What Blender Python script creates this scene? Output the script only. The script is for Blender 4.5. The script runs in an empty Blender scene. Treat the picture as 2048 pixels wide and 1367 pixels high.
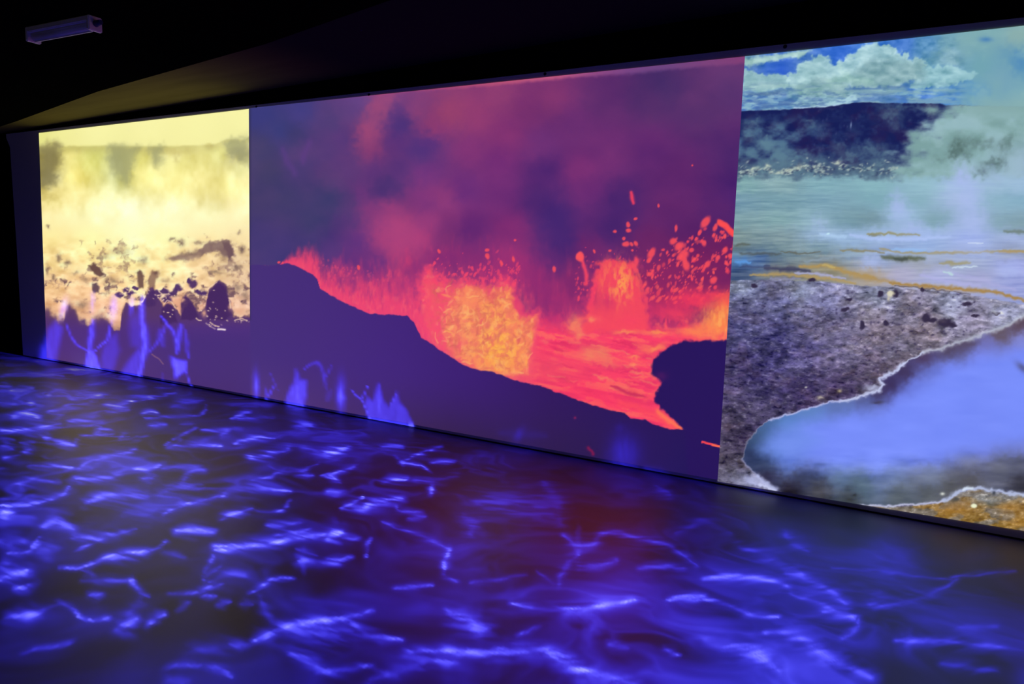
import bpy, bmesh, math
import numpy as np
from mathutils import Matrix, Vector

# ================================================================ camera, world, exposure
scene = bpy.context.scene
IMG_W, IMG_H = 2048., 1367.
EYE = 1.55                      # camera height, metres
WALL_Y = 5.247                  # the screen wall
FOCAL = 1518.73                 # pixels at 2048 wide
# rows: the room's x (right along the screen), y (towards the screen), z (up) in camera axes (right, down, forward)
ROT = np.array([[0.85057316, 0.0859113, -0.51879143], [0.52483568, -0.07724182, 0.8476917], [0.0327539, -0.99330406, -0.11078914]])
cam_data = bpy.data.cameras.new('camera'); cam = bpy.data.objects.new('camera', cam_data); scene.collection.objects.link(cam)
cam_data.sensor_width = 36; cam_data.lens = FOCAL / IMG_W * 36; cam_data.clip_start = .05; cam_data.clip_end = 100
M = Matrix.Identity(4)
for i in range(3):
    M[i][0] = ROT[i, 0]; M[i][1] = -ROT[i, 1]; M[i][2] = -ROT[i, 2]
M[0][3], M[1][3], M[2][3] = 0, 0, EYE
cam.matrix_world = M; scene.camera = cam
world = bpy.data.worlds.new('hall_gloom'); scene.world = world; world.use_nodes = True
bg = world.node_tree.nodes['Background']; bg.inputs[0].default_value = (.95, .80, .62, 1); bg.inputs[1].default_value = .034
scene.view_settings.view_transform = 'Standard'; scene.view_settings.look = 'None'
scene.view_settings.exposure = 0; scene.view_settings.gamma = 1; scene.view_settings.use_curve_mapping = False
scene.cycles.max_bounces = 6; scene.cycles.transparent_max_bounces = 8; scene.cycles.use_light_tree = True
scene.cycles.sample_clamp_indirect = 4
scene.cycles.use_denoising = True

# the one lamp: the projector under the ceiling that throws the blue wisps on the floor
PROJ = np.array([-3.0, .6, 2.90]); AIM = np.array([-3.6, 3.5, 0.0])
lamp_data = bpy.data.lights.new('projector_lamp', 'POINT'); lamp_data.energy = 17766.; lamp_data.shadow_soft_size = 0.0; lamp_data.color = (1, 1, 1)
lamp = bpy.data.objects.new('projector_lamp', lamp_data); scene.collection.objects.link(lamp); lamp.location = PROJ.tolist()

# ================================================================ helpers
def to_px(X, Y, Z):
    d = np.stack([X, Y, Z - EYE], 1) @ ROT
    z = np.maximum(d[:, 2], .05)
    return d[:, 0] / z * FOCAL + IMG_W / 2, d[:, 1] / z * FOCAL + IMG_H / 2
def lin(c):
    c = np.clip(np.asarray(c, float) / 255, 0, 1)
    return np.where(c <= .04045, c / 12.92, ((c + .055) / 1.055) ** 2.4)
def link(name, me, mat=None, parent=None):
    o = bpy.data.objects.new(name, me); scene.collection.objects.link(o)
    if mat: me.materials.append(mat)
    if parent: o.parent = parent
    return o
def tag(o, label=None, cat=None, group=None, kind=None):
    if label: o['label'] = label
    if cat: o['category'] = cat
    if group: o['group'] = group
    if kind: o['kind'] = kind
    return o
def mesh(name, verts, faces):
    me = bpy.data.meshes.new(name); me.from_pydata([tuple(map(float, v)) for v in verts], [], faces); me.update(); return me
def prism(name, pts, z0, z1):
    """a horizontal outline between two heights"""
    n = len(pts); v = [(x, y, z0) for x, y in pts] + [(x, y, z1) for x, y in pts]
    f = [tuple(range(n))[::-1], tuple(range(n, 2 * n))] + [(i, (i + 1) % n, n + (i + 1) % n, n + i) for i in range(n)]
    me = mesh(name, v, f); bm = bmesh.new(); bm.from_mesh(me); bmesh.ops.recalc_face_normals(bm, faces=bm.faces); bm.to_mesh(me); bm.free(); return me
def box_bm(bm, lo, hi, rot=None, bevel=0):
    r = bmesh.ops.create_cube(bm, size=1); vs = r['verts']
    for v in vs: v.co = Vector([lo[k] + (v.co[k] + .5) * (hi[k] - lo[k]) for k in range(3)])
    if bevel: bmesh.ops.bevel(bm, geom=list({e for v in vs for e in v.link_edges}), offset=bevel, segments=2, affect='EDGES')
def box_me(name, lo, hi, bevel=0):
    bm = bmesh.new(); box_bm(bm, lo, hi, None, bevel); me = bpy.data.meshes.new(name); bm.to_mesh(me); bm.free(); return me
def cyl_me(name, p0, p1, r0, r1=None, seg=20):
    p0, p1 = Vector(p0), Vector(p1); r1 = r0 if r1 is None else r1
    bm = bmesh.new(); d = p1 - p0; q = d.to_track_quat('Z', 'Y').to_matrix().to_4x4()
    bmesh.ops.create_cone(bm, cap_ends=True, segments=seg, radius1=r0, radius2=r1, depth=d.length, matrix=Matrix.Translation((p0 + p1) / 2) @ q)
    for f in bm.faces: f.smooth = len(f.verts) == 4
    me = bpy.data.meshes.new(name); bm.to_mesh(me); bm.free(); return me
def mat(name, col, rough=.6, noise=0, scale=6, spec=.5, bump=0, stretch=(1, 1, 1)):
    m = bpy.data.materials.new(name); m.use_nodes = True; nt = m.node_tree; b = nt.nodes['Principled BSDF']
    b.inputs['Roughness'].default_value = rough; b.inputs['Specular IOR Level'].default_value = spec
    tc = nt.nodes.new('ShaderNodeTexCoord'); mp = nt.nodes.new('ShaderNodeMapping'); mp.inputs['Scale'].default_value = stretch
    nt.links.new(tc.outputs['Object'], mp.inputs[0])
    nz = nt.nodes.new('ShaderNodeTexNoise'); nz.inputs['Scale'].default_value = scale; nz.inputs['Detail'].default_value = 5; nt.links.new(mp.outputs[0], nz.inputs['Vector'])
    mr = nt.nodes.new('ShaderNodeMapRange'); mr.inputs['To Min'].default_value = 1 - noise; mr.inputs['To Max'].default_value = 1 + noise; nt.links.new(nz.outputs[0], mr.inputs[0])
    mx = nt.nodes.new('ShaderNodeVectorMath'); mx.operation = 'SCALE'; mx.inputs[0].default_value = col; nt.links.new(mr.outputs[0], mx.inputs['Scale'])
    nt.links.new(mx.outputs[0], b.inputs['Base Color'])
    if bump:
        bp = nt.nodes.new('ShaderNodeBump'); bp.inputs['Strength'].default_value = bump; bp.inputs['Distance'].default_value = .002
        nt.links.new(nz.outputs[0], bp.inputs['Height']); nt.links.new(bp.outputs[0], b.inputs['Normal'])
    return m

FLOOR_ALB = .13; SCREEN_ALB = .62; PIC_ALB = .40
m_floor = mat('dark_resin_floor', (FLOOR_ALB, FLOOR_ALB, FLOOR_ALB), .42, .06, 3, .35, .05)
m_black = mat('black_paint', (.004, .004, .004), .9, .2, 4, .0)
m_ceiling = mat('black_ceiling_paint', (.0022, .0022, .0022), .9, .3, 2.5, .0)
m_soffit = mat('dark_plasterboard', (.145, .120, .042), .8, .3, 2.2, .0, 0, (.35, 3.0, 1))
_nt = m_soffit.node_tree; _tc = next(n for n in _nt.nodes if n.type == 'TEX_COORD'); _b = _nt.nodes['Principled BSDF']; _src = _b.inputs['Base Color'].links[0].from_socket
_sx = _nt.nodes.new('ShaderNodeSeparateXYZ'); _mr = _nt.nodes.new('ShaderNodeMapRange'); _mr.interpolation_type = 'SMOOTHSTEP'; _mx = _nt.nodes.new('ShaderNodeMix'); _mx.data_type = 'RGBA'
_nt.links.new(_tc.outputs['Object'], _sx.inputs[0]); _nt.links.new(_sx.outputs[0], _mr.inputs['Value']); _mr.inputs['From Min'].default_value = -6.3; _mr.inputs['From Max'].default_value = -4.6   # the yellow glow's fall-off to the right, painted into the board colour
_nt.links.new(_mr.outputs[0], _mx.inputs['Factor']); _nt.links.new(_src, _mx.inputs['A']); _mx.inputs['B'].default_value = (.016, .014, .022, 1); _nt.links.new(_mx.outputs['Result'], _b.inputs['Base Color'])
m_screen = mat('matt_white_board', (SCREEN_ALB, SCREEN_ALB, SCREEN_ALB), .85, .02, 3, .15)
m_white = mat('white_enamel', (.8, .78, .76), .5, .04, 20)
m_tube = mat('opal_plastic', (.72, .72, .74), .35, .02, 20)
m_dark = mat('black_plastic', (.01, .01, .014), .6, .1, 20)
m_cable = mat('blue_cable_sheath', (.02, .03, .12), .5, .1, 20)

# ================================================================ the room
X0, X1, YB = -13.2, 3.0, -3.2
def ceil_z(x): return 2.985 + .0256 * (x + 11.2)          # the ceiling rises gently to the right
def slab(name, pts, lo, hi):
    me = prism(name, pts, 0, 1)
    for v in me.vertices: v.co.z = ceil_z(v.co.x) + (hi if v.co.z > .5 else lo)
    me.update(); return me
tag(link('floor', prism('floor', [(X0, YB), (X1, YB), (X1, WALL_Y + .1), (X0, WALL_Y + .1)], -.12, 0), m_floor), kind='structure')
tag(link('wall_back', prism('wall_back', [(X0, WALL_Y + .035), (X1, WALL_Y + .035), (X1, WALL_Y + .2), (X0, WALL_Y + .2)], 0, 3.5), m_black), kind='structure')
tag(link('wall_left', prism('wall_left', [(X0 - .15, YB), (X0, YB), (X0, WALL_Y + .2), (X0 - .15, WALL_Y + .2)], 0, 3.2), m_black), kind='structure')
# grey soffit beside the screen; the nearer black ceiling hangs a little lower, its edge runs askew to the wall
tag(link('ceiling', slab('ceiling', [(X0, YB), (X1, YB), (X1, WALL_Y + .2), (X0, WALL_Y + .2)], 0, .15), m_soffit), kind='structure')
near = [(X0, YB), (X1, YB), (X1, 2.9), (-1.0, 3.5), (-3.33, 3.83), (-4.79, 4.09), (-7.53, 4.37), (-10.0, 4.79), (X0, 5.235)]
tag(link('trim_1', slab('trim_1', near, -.05, .0005), m_ceiling), kind='structure')

# ================================================================ the white screen board
prof = [(-11.21, 2.957), (-11.205, 2.90), (-11.16, 2.84), (-11.12, 2.78), (-11.05, 1.5), (-10.99, .012), (2.4, .012), (2.4, 2.972), (-1.4, 2.979), (-3.4, 2.973), (-6.4, 2.970), (-9.0, 2.966)]
v = [(x, WALL_Y, z) for x, z in prof] + [(x, WALL_Y + .032, z) for x, z in prof]; n = len(prof)
me = mesh('screen_board', v, [tuple(range(n)), tuple(range(n, 2 * n))[::-1]] + [(i, n + i, n + (i + 1) % n, (i + 1) % n) for i in range(n)])
bm = bmesh.new(); bm.from_mesh(me); bmesh.ops.recalc_face_normals(bm, faces=bm.faces); bm.to_mesh(me); bm.free()
screen = bpy.data.objects.new('projection_screen', None); scene.collection.objects.link(screen); screen.location = (-4.4, WALL_Y, 0)
tag(screen, 'long matt white projection screen along the back wall, bare margin at its left end', 'projection screen')
def child(name, me, m, parent):
    o = link(name, me, m); o.parent = parent; o.matrix_parent_inverse = parent.matrix_basis.inverted() if parent.parent is None else (parent.parent.matrix_basis @ parent.matrix_basis).inverted()
    return o
bpy.context.view_layer.update()
child('board', me, m_screen, screen)
for x, z in [(-6.278, 2.952), (-4.792, 2.948), (-2.993, 2.958), (-1.212, 2.962), (.45, 2.958)]:
    if x < 0: child('screw', cyl_me('screw', (x, WALL_Y - .006, z), (x, WALL_Y + .001, z), .010, .013), m_dark, screen)

# ---------------------------------------------------------------- picture painting toolkit (numpy)
_rng = np.random.RandomState(7)
_TAB = _rng.rand(256, 256)
def vnoise(x, y, seed=0):
    x = x + seed * 17.31; y = y + seed * 9.77
    xi = np.floor(x).astype(int); yi = np.floor(y).astype(int)
    fx = x - xi; fy = y - yi
    fx = fx * fx * (3 - 2 * fx); fy = fy * fy * (3 - 2 * fy)
    a = _TAB[xi & 255, yi & 255]; b = _TAB[(xi + 1) & 255, yi & 255]
    c = _TAB[xi & 255, (yi + 1) & 255]; d = _TAB[(xi + 1) & 255, (yi + 1) & 255]
    return (a * (1 - fx) + b * fx) * (1 - fy) + (c * (1 - fx) + d * fx) * fy
def fbm(x, y, octv=4, seed=0, gain=.5):
    s = 0; w = 1; t = 0
    for k in range(octv):
        s = s + w * vnoise(x * 2 ** k, y * 2 ** k, seed + k * 3.1); t += w; w *= gain
    return s / t
def sstep(a, b, x):
    t = np.clip((x - a) / (b - a), 0, 1)
    return t * t * (3 - 2 * t)
class Painter:
    def __init__(self, u, v, base=(0, 0, 0)):
        self.u = u; self.v = v; self.c = np.tile(np.array(base, float), (len(u), 1))
        self.wx = (fbm(u / 9, v / 9, 3, 1) - .5); self.wy = (fbm(u / 9, v / 9, 3, 5) - .5)
    def field(self, pts, power=3.0, sx=1.0, eps=260):
        """smooth colour field through (u, v, r, g, b) control points"""
        P = np.array(pts, float); acc = np.zeros_like(self.c); ws = np.zeros(len(self.u))
        wu = self.u + self.wx * 14; wv = self.v + self.wy * 14
        for q in P:
            w = 1 / (((wu - q[0]) * sx) ** 2 + (wv - q[1]) ** 2 + eps) ** (power / 2)
            acc += w[:, None] * q[2:5]; ws += w
        self.c = acc / ws[:, None]
    def mix(self, m, rgb, idx=None):
        rgb = np.array(rgb, float); m = np.clip(m, 0, 1)[:, None]
        if idx is None: self.c = self.c * (1 - m) + rgb * m
        else: self.c[idx] = self.c[idx] * (1 - m) + rgb * m
    def near(self, x0, x1, y0, y1):
        return np.nonzero((self.u > x0) & (self.u < x1) & (self.v > y0) & (self.v < y1))[0]
    def blob(self, cx, cy, rx, ry, rgb, a=1, ang=0, edge=None, warp=0, tex=0):
        R = 2.4 * max(rx, ry) + warp
        i = self.near(cx - R, cx + R, cy - R, cy + R)
        if not len(i): return
        du = self.u[i] - cx + self.wx[i] * warp; dv = self.v[i] - cy + self.wy[i] * warp
        t = math.radians(ang); p = du * math.cos(t) + dv * math.sin(t); q = -du * math.sin(t) + dv * math.cos(t)
        d = np.sqrt((p / rx) ** 2 + (q / ry) ** 2)
        m = np.exp(-d * d * 1.3) if edge is None else 1 - sstep(1 - edge, 1 + edge, d)
        if tex: m = m * (1 - tex + 2 * tex * fbm(self.u[i] / 5, self.v[i] / 5, 3, 11))
        self.mix(m * a, rgb, i)
    def poly(self, pts, rgb, a=1, soft=2, warp=0):
        P = np.array(pts, float); k = soft + warp + 3
        i = self.near(P[:, 0].min() - k, P[:, 0].max() + k, P[:, 1].min() - k, P[:, 1].max() + k)
        if not len(i): return
        x = self.u[i] + self.wx[i] * warp; y = self.v[i] + self.wy[i] * warp
        self.mix(polymask(x, y, P, soft) * a, rgb, i)
    def stroke(self, pts, w, rgb, a=1, warp=0, taper=0, hard=False):
        P = np.array(pts, float); k = 3 * w + warp
        i = self.near(P[:, 0].min() - k, P[:, 0].max() + k, P[:, 1].min() - k, P[:, 1].max() + k)
        if not len(i): return
        x = self.u[i] + self.wx[i] * warp; y = self.v[i] + self.wy[i] * warp
        self.mix(strokemask(x, y, P, w, taper, hard) * a, rgb, i)
def smooth_line(P, n=5):
    """a Catmull-Rom curve through the points"""
    P = np.array(P, float)
    if len(P) < 3: return P
    Q = np.vstack([2 * P[0] - P[1], P, 2 * P[-1] - P[-2]]); out = []
    for j in range(1, len(Q) - 2):
        for t in np.arange(n) / n:
            a, b, c, d = Q[j - 1], Q[j], Q[j + 1], Q[j + 2]
            out.append(.5 * (2 * b + (c - a) * t + (2 * a - 5 * b + 4 * c - d) * t * t + (3 * b - a - 3 * c + d) * t ** 3))
    return np.array(out + [P[-1]])
def polymask(x, y, P, soft):
    ins = np.zeros(len(x), bool); dm = np.full(len(x), 1e9)
    for j in range(len(P)):
        ax, ay = P[j]; bx, by = P[(j + 1) % len(P)]
        if ay != by:
            c = ((ay > y) != (by > y)) & (x < (bx - ax) * (y - ay) / (by - ay) + ax); ins ^= c
        ex, ey = bx - ax, by - ay; L = ex * ex + ey * ey + 1e-9
        t = np.clip(((x - ax) * ex + (y - ay) * ey) / L, 0, 1)
        dm = np.minimum(dm, (x - ax - t * ex) ** 2 + (y - ay - t * ey) ** 2)
    d = np.sqrt(dm); d = np.where(ins, d, -d)
    return sstep(-soft, soft, d)
def strokemask(x, y, P, w, taper=0, hard=False):
    best = np.full(len(x), 1e9); tt = np.zeros(len(x))
    seg = np.hypot(*(P[1:] - P[:-1]).T); cum = np.concatenate([[0], np.cumsum(seg)]); tot = cum[-1] + 1e-9
    for j in range(len(P) - 1):
        ax, ay = P[j]; ex, ey = P[j + 1] - P[j]; L = ex * ex + ey * ey + 1e-9
        t = np.clip(((x - ax) * ex + (y - ay) * ey) / L, 0, 1)
        d = (x - ax - t * ex) ** 2 + (y - ay - t * ey) ** 2
        s = (cum[j] + t * seg[j]) / tot; m = d < best
        best = np.where(m, d, best); tt = np.where(m, s, tt)
    ww = w * (1 - taper * np.abs(2 * tt - 1) ** 1.5) + .05
    d = np.sqrt(best) / ww
    return 1 - sstep(.6, 1.4, d) if hard else np.exp(-d * d)

def paint_yellow(u, v):
    p = Painter(u, v)
    p.field([(80,270,228,228,130),(120,275,240,236,150),(200,265,247,243,165),(300,255,248,243,168),(400,245,247,243,165),(490,235,245,243,165),
        (100,310,150,138,92),(92,350,140,130,90),(110,400,225,205,120),(140,310,240,226,135),(150,350,250,236,145),(180,320,228,224,130),(190,310,215,215,128),
        (230,320,178,178,118),(240,350,190,190,125),(280,320,238,232,140),(290,350,247,236,150),(312,318,205,198,128),(350,320,238,230,145),(350,360,246,236,155),(400,320,238,230,150),
        (400,360,250,240,165),(440,300,235,230,145),(475,305,180,172,125),(480,340,225,220,150),(460,370,248,238,158),(490,380,250,236,165),
        (100,430,246,220,145),(150,400,252,238,165),(200,420,255,252,195),(270,430,255,255,212),(340,430,255,252,200),(420,425,253,246,185),(480,430,250,232,170),
        (100,470,246,225,152),(180,470,250,238,165),(260,475,255,250,190),(330,470,252,240,172),(420,465,250,226,165),(480,470,240,215,160),
        (110,520,240,212,148),(190,510,250,228,158),(260,520,252,236,166),(330,520,250,228,160),(400,530,238,205,152),(470,520,222,192,150),(490,560,225,190,150),
        (110,570,238,196,145),(180,580,240,196,148),(230,570,246,208,150),(280,560,250,222,160),(350,550,250,226,165),(400,570,236,200,150),(480,610,225,180,150),
        (120,620,238,186,145),(190,620,240,188,150),(230,620,236,184,150),(350,610,225,165,135),(410,620,215,160,135)], 3.2)
    p.mix((1 - sstep(286, 300, v)) * (.35 + .45 * sstep(90, 180, u)), (250, 245, 172)); p.c = p.c * (1 + .045 * sstep(300, 350, v))[:, None] * (1 - .0 * u)[:, None]; p.mix(np.exp(-((v - 435) / 34) ** 2) * .45, (255, 254, 205))
    tex = fbm(u / 30 + 3, v / 46, 4, 21) - .5
    m = sstep(290, 315, v) * (1 - sstep(410, 460, v)); p.c += (tex * 92 * m)[:, None] * np.array([.7, .8, 1.0])
    tex = fbm(u / 20, v / 13, 4, 25) - .5
    m = sstep(455, 520, v); p.c += (tex * 95 * m)[:, None] * np.array([.8, .95, 1.0])
    # ridge under the pale sky, with fading hill patches
    rx = [78, 90, 100, 110, 122, 135, 170, 215, 300, 350, 430, 445, 455, 470, 490, 500]
    ry = [293, 291, 285, 283, 291, 292, 291, 291, 293, 292, 288, 281, 278, 278, 280, 270]
    r = np.interp(u, rx, ry) + p.wy * 4
    ridge = sstep(-2, 3, v - r) * (1 - sstep(2, 22, v - r)) * (.25 + .75 * fbm(u / 16, v / 60, 2, 31))
    p.mix(ridge * .7, (178, 168, 100))
    for q in [[(80,293),(100,285),(112,283),(122,292),(118,330),(104,368),(90,378),(84,372)],
              [(214,291),(232,290),(262,293),(280,293),(268,330),(256,370),(240,352),(226,350),(218,322)],
              [(300,293),(326,291),(322,322),(312,332),(304,322)], [(448,283),(462,277),(498,276),(498,328),(480,322),(458,308)]]:
        p.poly(q, (132, 122, 90) if q[0][0] < 100 else (156, 156, 116), .66, 11, 14)
    p.blob(350, 305, 22, 10, (205, 190, 118), .6, warp=12, tex=.5); p.blob(352, 318, 8, 10, (196, 182, 118), .5, warp=10)
    p.blob(420, 292, 14, 6, (195, 182, 112), .6, warp=10); p.blob(380, 300, 12, 8, (208, 196, 122), .5, warp=10)
    p.blob(100, 395, 20, 12, (196, 178, 105), .5, warp=20, tex=.6)
    p.c = np.clip(p.c, 0, 255)
    D1 = (122, 98, 88); D2 = (88, 58, 92); D3 = (76, 46, 98)
    D = np.zeros(len(u)); Wt = np.zeros(len(u))
    for q in [(100,500,.35),(110,560,.75),(100,600,.6),(160,520,.4),(170,560,.6),(200,500,.7),(200,560,.75),(240,500,.7),(240,560,.65),(230,610,.55),(280,510,.4),(290,570,.8),(320,520,.2),(340,560,.5),(320,600,.95),(360,500,.55),(400,510,.65),(440,510,.85),(430,550,.7),(480,540,.7),(490,500,.5),(400,590,.9),(480,590,.8),(490,620,.8),(370,470,.5),(300,470,.1),(200,460,.1),(120,460,.15),(450,470,.4),(150,610,.4)]:
        w = 1 / ((u - q[0]) ** 2 + (v - q[1]) ** 2 + 200) ** 1.7; D += w * q[2]; Wt += w
    D = D / Wt * sstep(450, 490, v) ; rk = fbm(u / 13 + p.wx * 1.5, v / 13, 4, 27); rk2 = fbm(u / 5, v / 5, 3, 28)
    p.mix(sstep(.72, .9, rk * .75 + D * .42 + rk2 * .12) * .55, (140, 106, 96)); p.mix(sstep(.84, .98, rk * .75 + D * .42 + rk2 * .16) * .7 * sstep(520, 570, v), (96, 66, 84))
    # soft distant rocks
    for (x, y, rx_, ry_, a, an) in [(118,515,6,10,.5,0),(136,525,7,7,.6,0),(205,512,14,6,.35,0),(238,502,18,7,.4,0),(286,520,8,9,.45,20),(362,485,8,7,.6,0),
        (352,515,18,6,.6,-5),(380,508,22,7,.65,-8),(400,485,14,5,.3,0),(398,505,14,9,.5,-20),(450,505,14,18,.4,0),(484,498,6,9,.65,0),(474,535,9,6,.75,0),
        (432,545,14,5,.5,0),(475,575,10,9,.45,0),(490,590,8,12,.45,0),(165,610,14,10,.45,0),(228,560,10,7,.4,0),(216,560,9,6,.4,-20),(170,560,9,6,.4,0),
        (95,540,4,12,.6,0),(106,553,5,5,.7,0),(280,545,8,6,.3,0),(330,560,12,5,.4,0),(150,545,8,5,.35,0),(96,455,4,5,.6,0),(478,464,5,4,.5,0),(395,482,5,4,.5,0),(344,478,6,4,.45,0)]:
        p.blob(x, y, rx_, ry_, D1, min(1, a * 1.25), an, warp=9, tex=.45)
    p.poly([(396,500),(408,492),(420,484),(436,482),(448,480),(458,485),(466,498),(470,510),(462,520),(448,512),(436,500),(420,505),(402,512)], (128, 100, 98), .85, 3.5, 9)
    p.poly([(446,484),(456,482),(466,498),(468,512),(458,520),(452,505)], (104, 76, 86), .7, 3, 8)
    p.poly([(338,515),(352,510),(380,508),(402,500),(400,516),(370,520),(345,523)], (150, 120, 110), .6, 4, 8)
    p.poly([(178,530),(188,524),(196,532),(204,540),(207,549),(198,555),(188,548),(182,540)], (104, 74, 72), .95, 2.5, 8)
    p.poly([(184,566),(194,564),(200,572),(198,584),(186,586)], (92, 66, 80), .9, 2.5, 7)
    p.poly([(274,544),(278,538),(283,540),(287,552),(288,575),(276,577)], (108, 78, 72), .9, 2.5, 5)
    p.poly([(297,550),(304,540),(312,546),(318,552),(312,560),(308,580),(296,582)], (140, 104, 88), .85, 3, 7)
    p.blob(312, 545, 7, 5, (98, 68, 66), .9, 20, warp=5)
    # near dark rocks and the shadowed foreground
    low = np.interp(u, [78, 96, 108, 116, 128, 132, 139, 147, 153, 158, 168, 176, 186, 196, 204, 214, 222, 234, 240, 244, 252, 262, 272, 286, 296, 306, 318, 328, 336, 346, 354, 362, 370, 378, 388, 398, 410, 418, 428, 436, 446, 453, 457, 466, 478, 492, 502],
                    [612, 618, 632, 640, 638, 620, 608, 614, 626, 640, 640, 648, 640, 636, 632, 640, 652, 660, 660, 624, 606, 616, 612, 606, 582, 572, 600, 612, 604, 610, 622, 634, 612, 604, 610, 622, 616, 585, 572, 563, 566, 585, 604, 632, 636, 634, 634])
    edge = v - low - p.wy * 13
    soft_ = 2.5 + 7 * (1 - sstep(230, 260, u)); p.mix(sstep(-1, 1, edge / soft_), (88, 56, 104)); p.mix(np.exp(-(edge / (soft_ * 1.4)) ** 2) * .3, (150, 110, 90))
    deep = sstep(625, 665, v); p.mix(sstep(0, 5, edge) * deep, (82, 50, 122))
    low2 = sstep(680, 740, v); p.mix(sstep(0, 5, edge) * low2 * .8, (88, 58, 112))
    for q in [[(412,600),(420,578),(432,563),(440,561),(452,568),(457,590),(466,625),(452,640),(414,640)], [(362,600),(370,590),(380,596),(392,625),(398,638),(362,640)],
              [(322,620),(332,608),(344,610),(352,630),(356,645),(320,648)]]:
        p.poly(q, (70, 40, 92), .85, 2.5, 6)
    for (x, y, a_, b_) in [(326,583,14,5),(340,588,9,5),(350,582,6,5),(356,575,7,7),(377,562,4,7),(386,568,9,7),(398,584,8,4),(408,586,6,5),(334,598,10,6),(310,590,12,9),(300,605,12,9),(252,578,8,5),(262,586,10,4),(240,590,8,6),(270,575,5,4)]:
        p.blob(x, y, a_, b_, D3, .92, warp=8, edge=.35)
    for (x, y, a_, b_) in [(352,602,9,6),(345,594,6,3),(404,608,6,9),(478,622,14,6),(462,610,5,10),(408,626,5,7),(366,600,5,4)]:
        p.blob(x, y, a_, b_, (236, 178, 140), .8, warp=8)
    jm = sstep(150, 420, u) * sstep(1, 12, edge) * sstep(640, 690, v); p.mix(jm * .85, (73, 48, 116))
    # wet glints
    g = np.random.RandomState(3)
    for (x, y, sx, sy, n) in [(262,585,22,6,16),(330,590,26,8,20),(290,580,12,8,8),(405,600,22,14,14),(430,630,26,10,12),(480,642,16,5,9),(350,625,20,14,5),(226,610,8,20,6),(428,650,14,4,6)]:
        for _ in range(n):
            p.blob(x + g.randn() * sx * .6, y + g.randn() * sy * .6, 1.3 + g.rand() * 1.5, .9 + g.rand() * .6, (250, 215, 185), .5 + .5 * g.rand(), g.rand() * 40)
    for q in [[(318,582),(326,590),(338,586)],[(327,608),(334,600),(344,604),(350,615)],[(414,580),(422,572),(434,564)],[(470,640),(482,636),(494,640)],[(420,645),(430,650),(438,652)],[(392,636),(398,640),(402,640)],[(458,600),(462,616)]]:
        p.stroke(q, 1.1, (245, 210, 180), .8, 3)
    p.stroke([(436,658),(443,658),(450,659)], 1.7, (255, 235, 235), 1)
    p.stroke([(412,646),(420,652),(430,657)], 1.2, (220, 190, 190), .6, 3)
    p.stroke([(304,708),(318,718),(326,728)], 1.2, (150, 105, 125), .7, 3)
    return np.clip(p.c, 0, 255)

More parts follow.
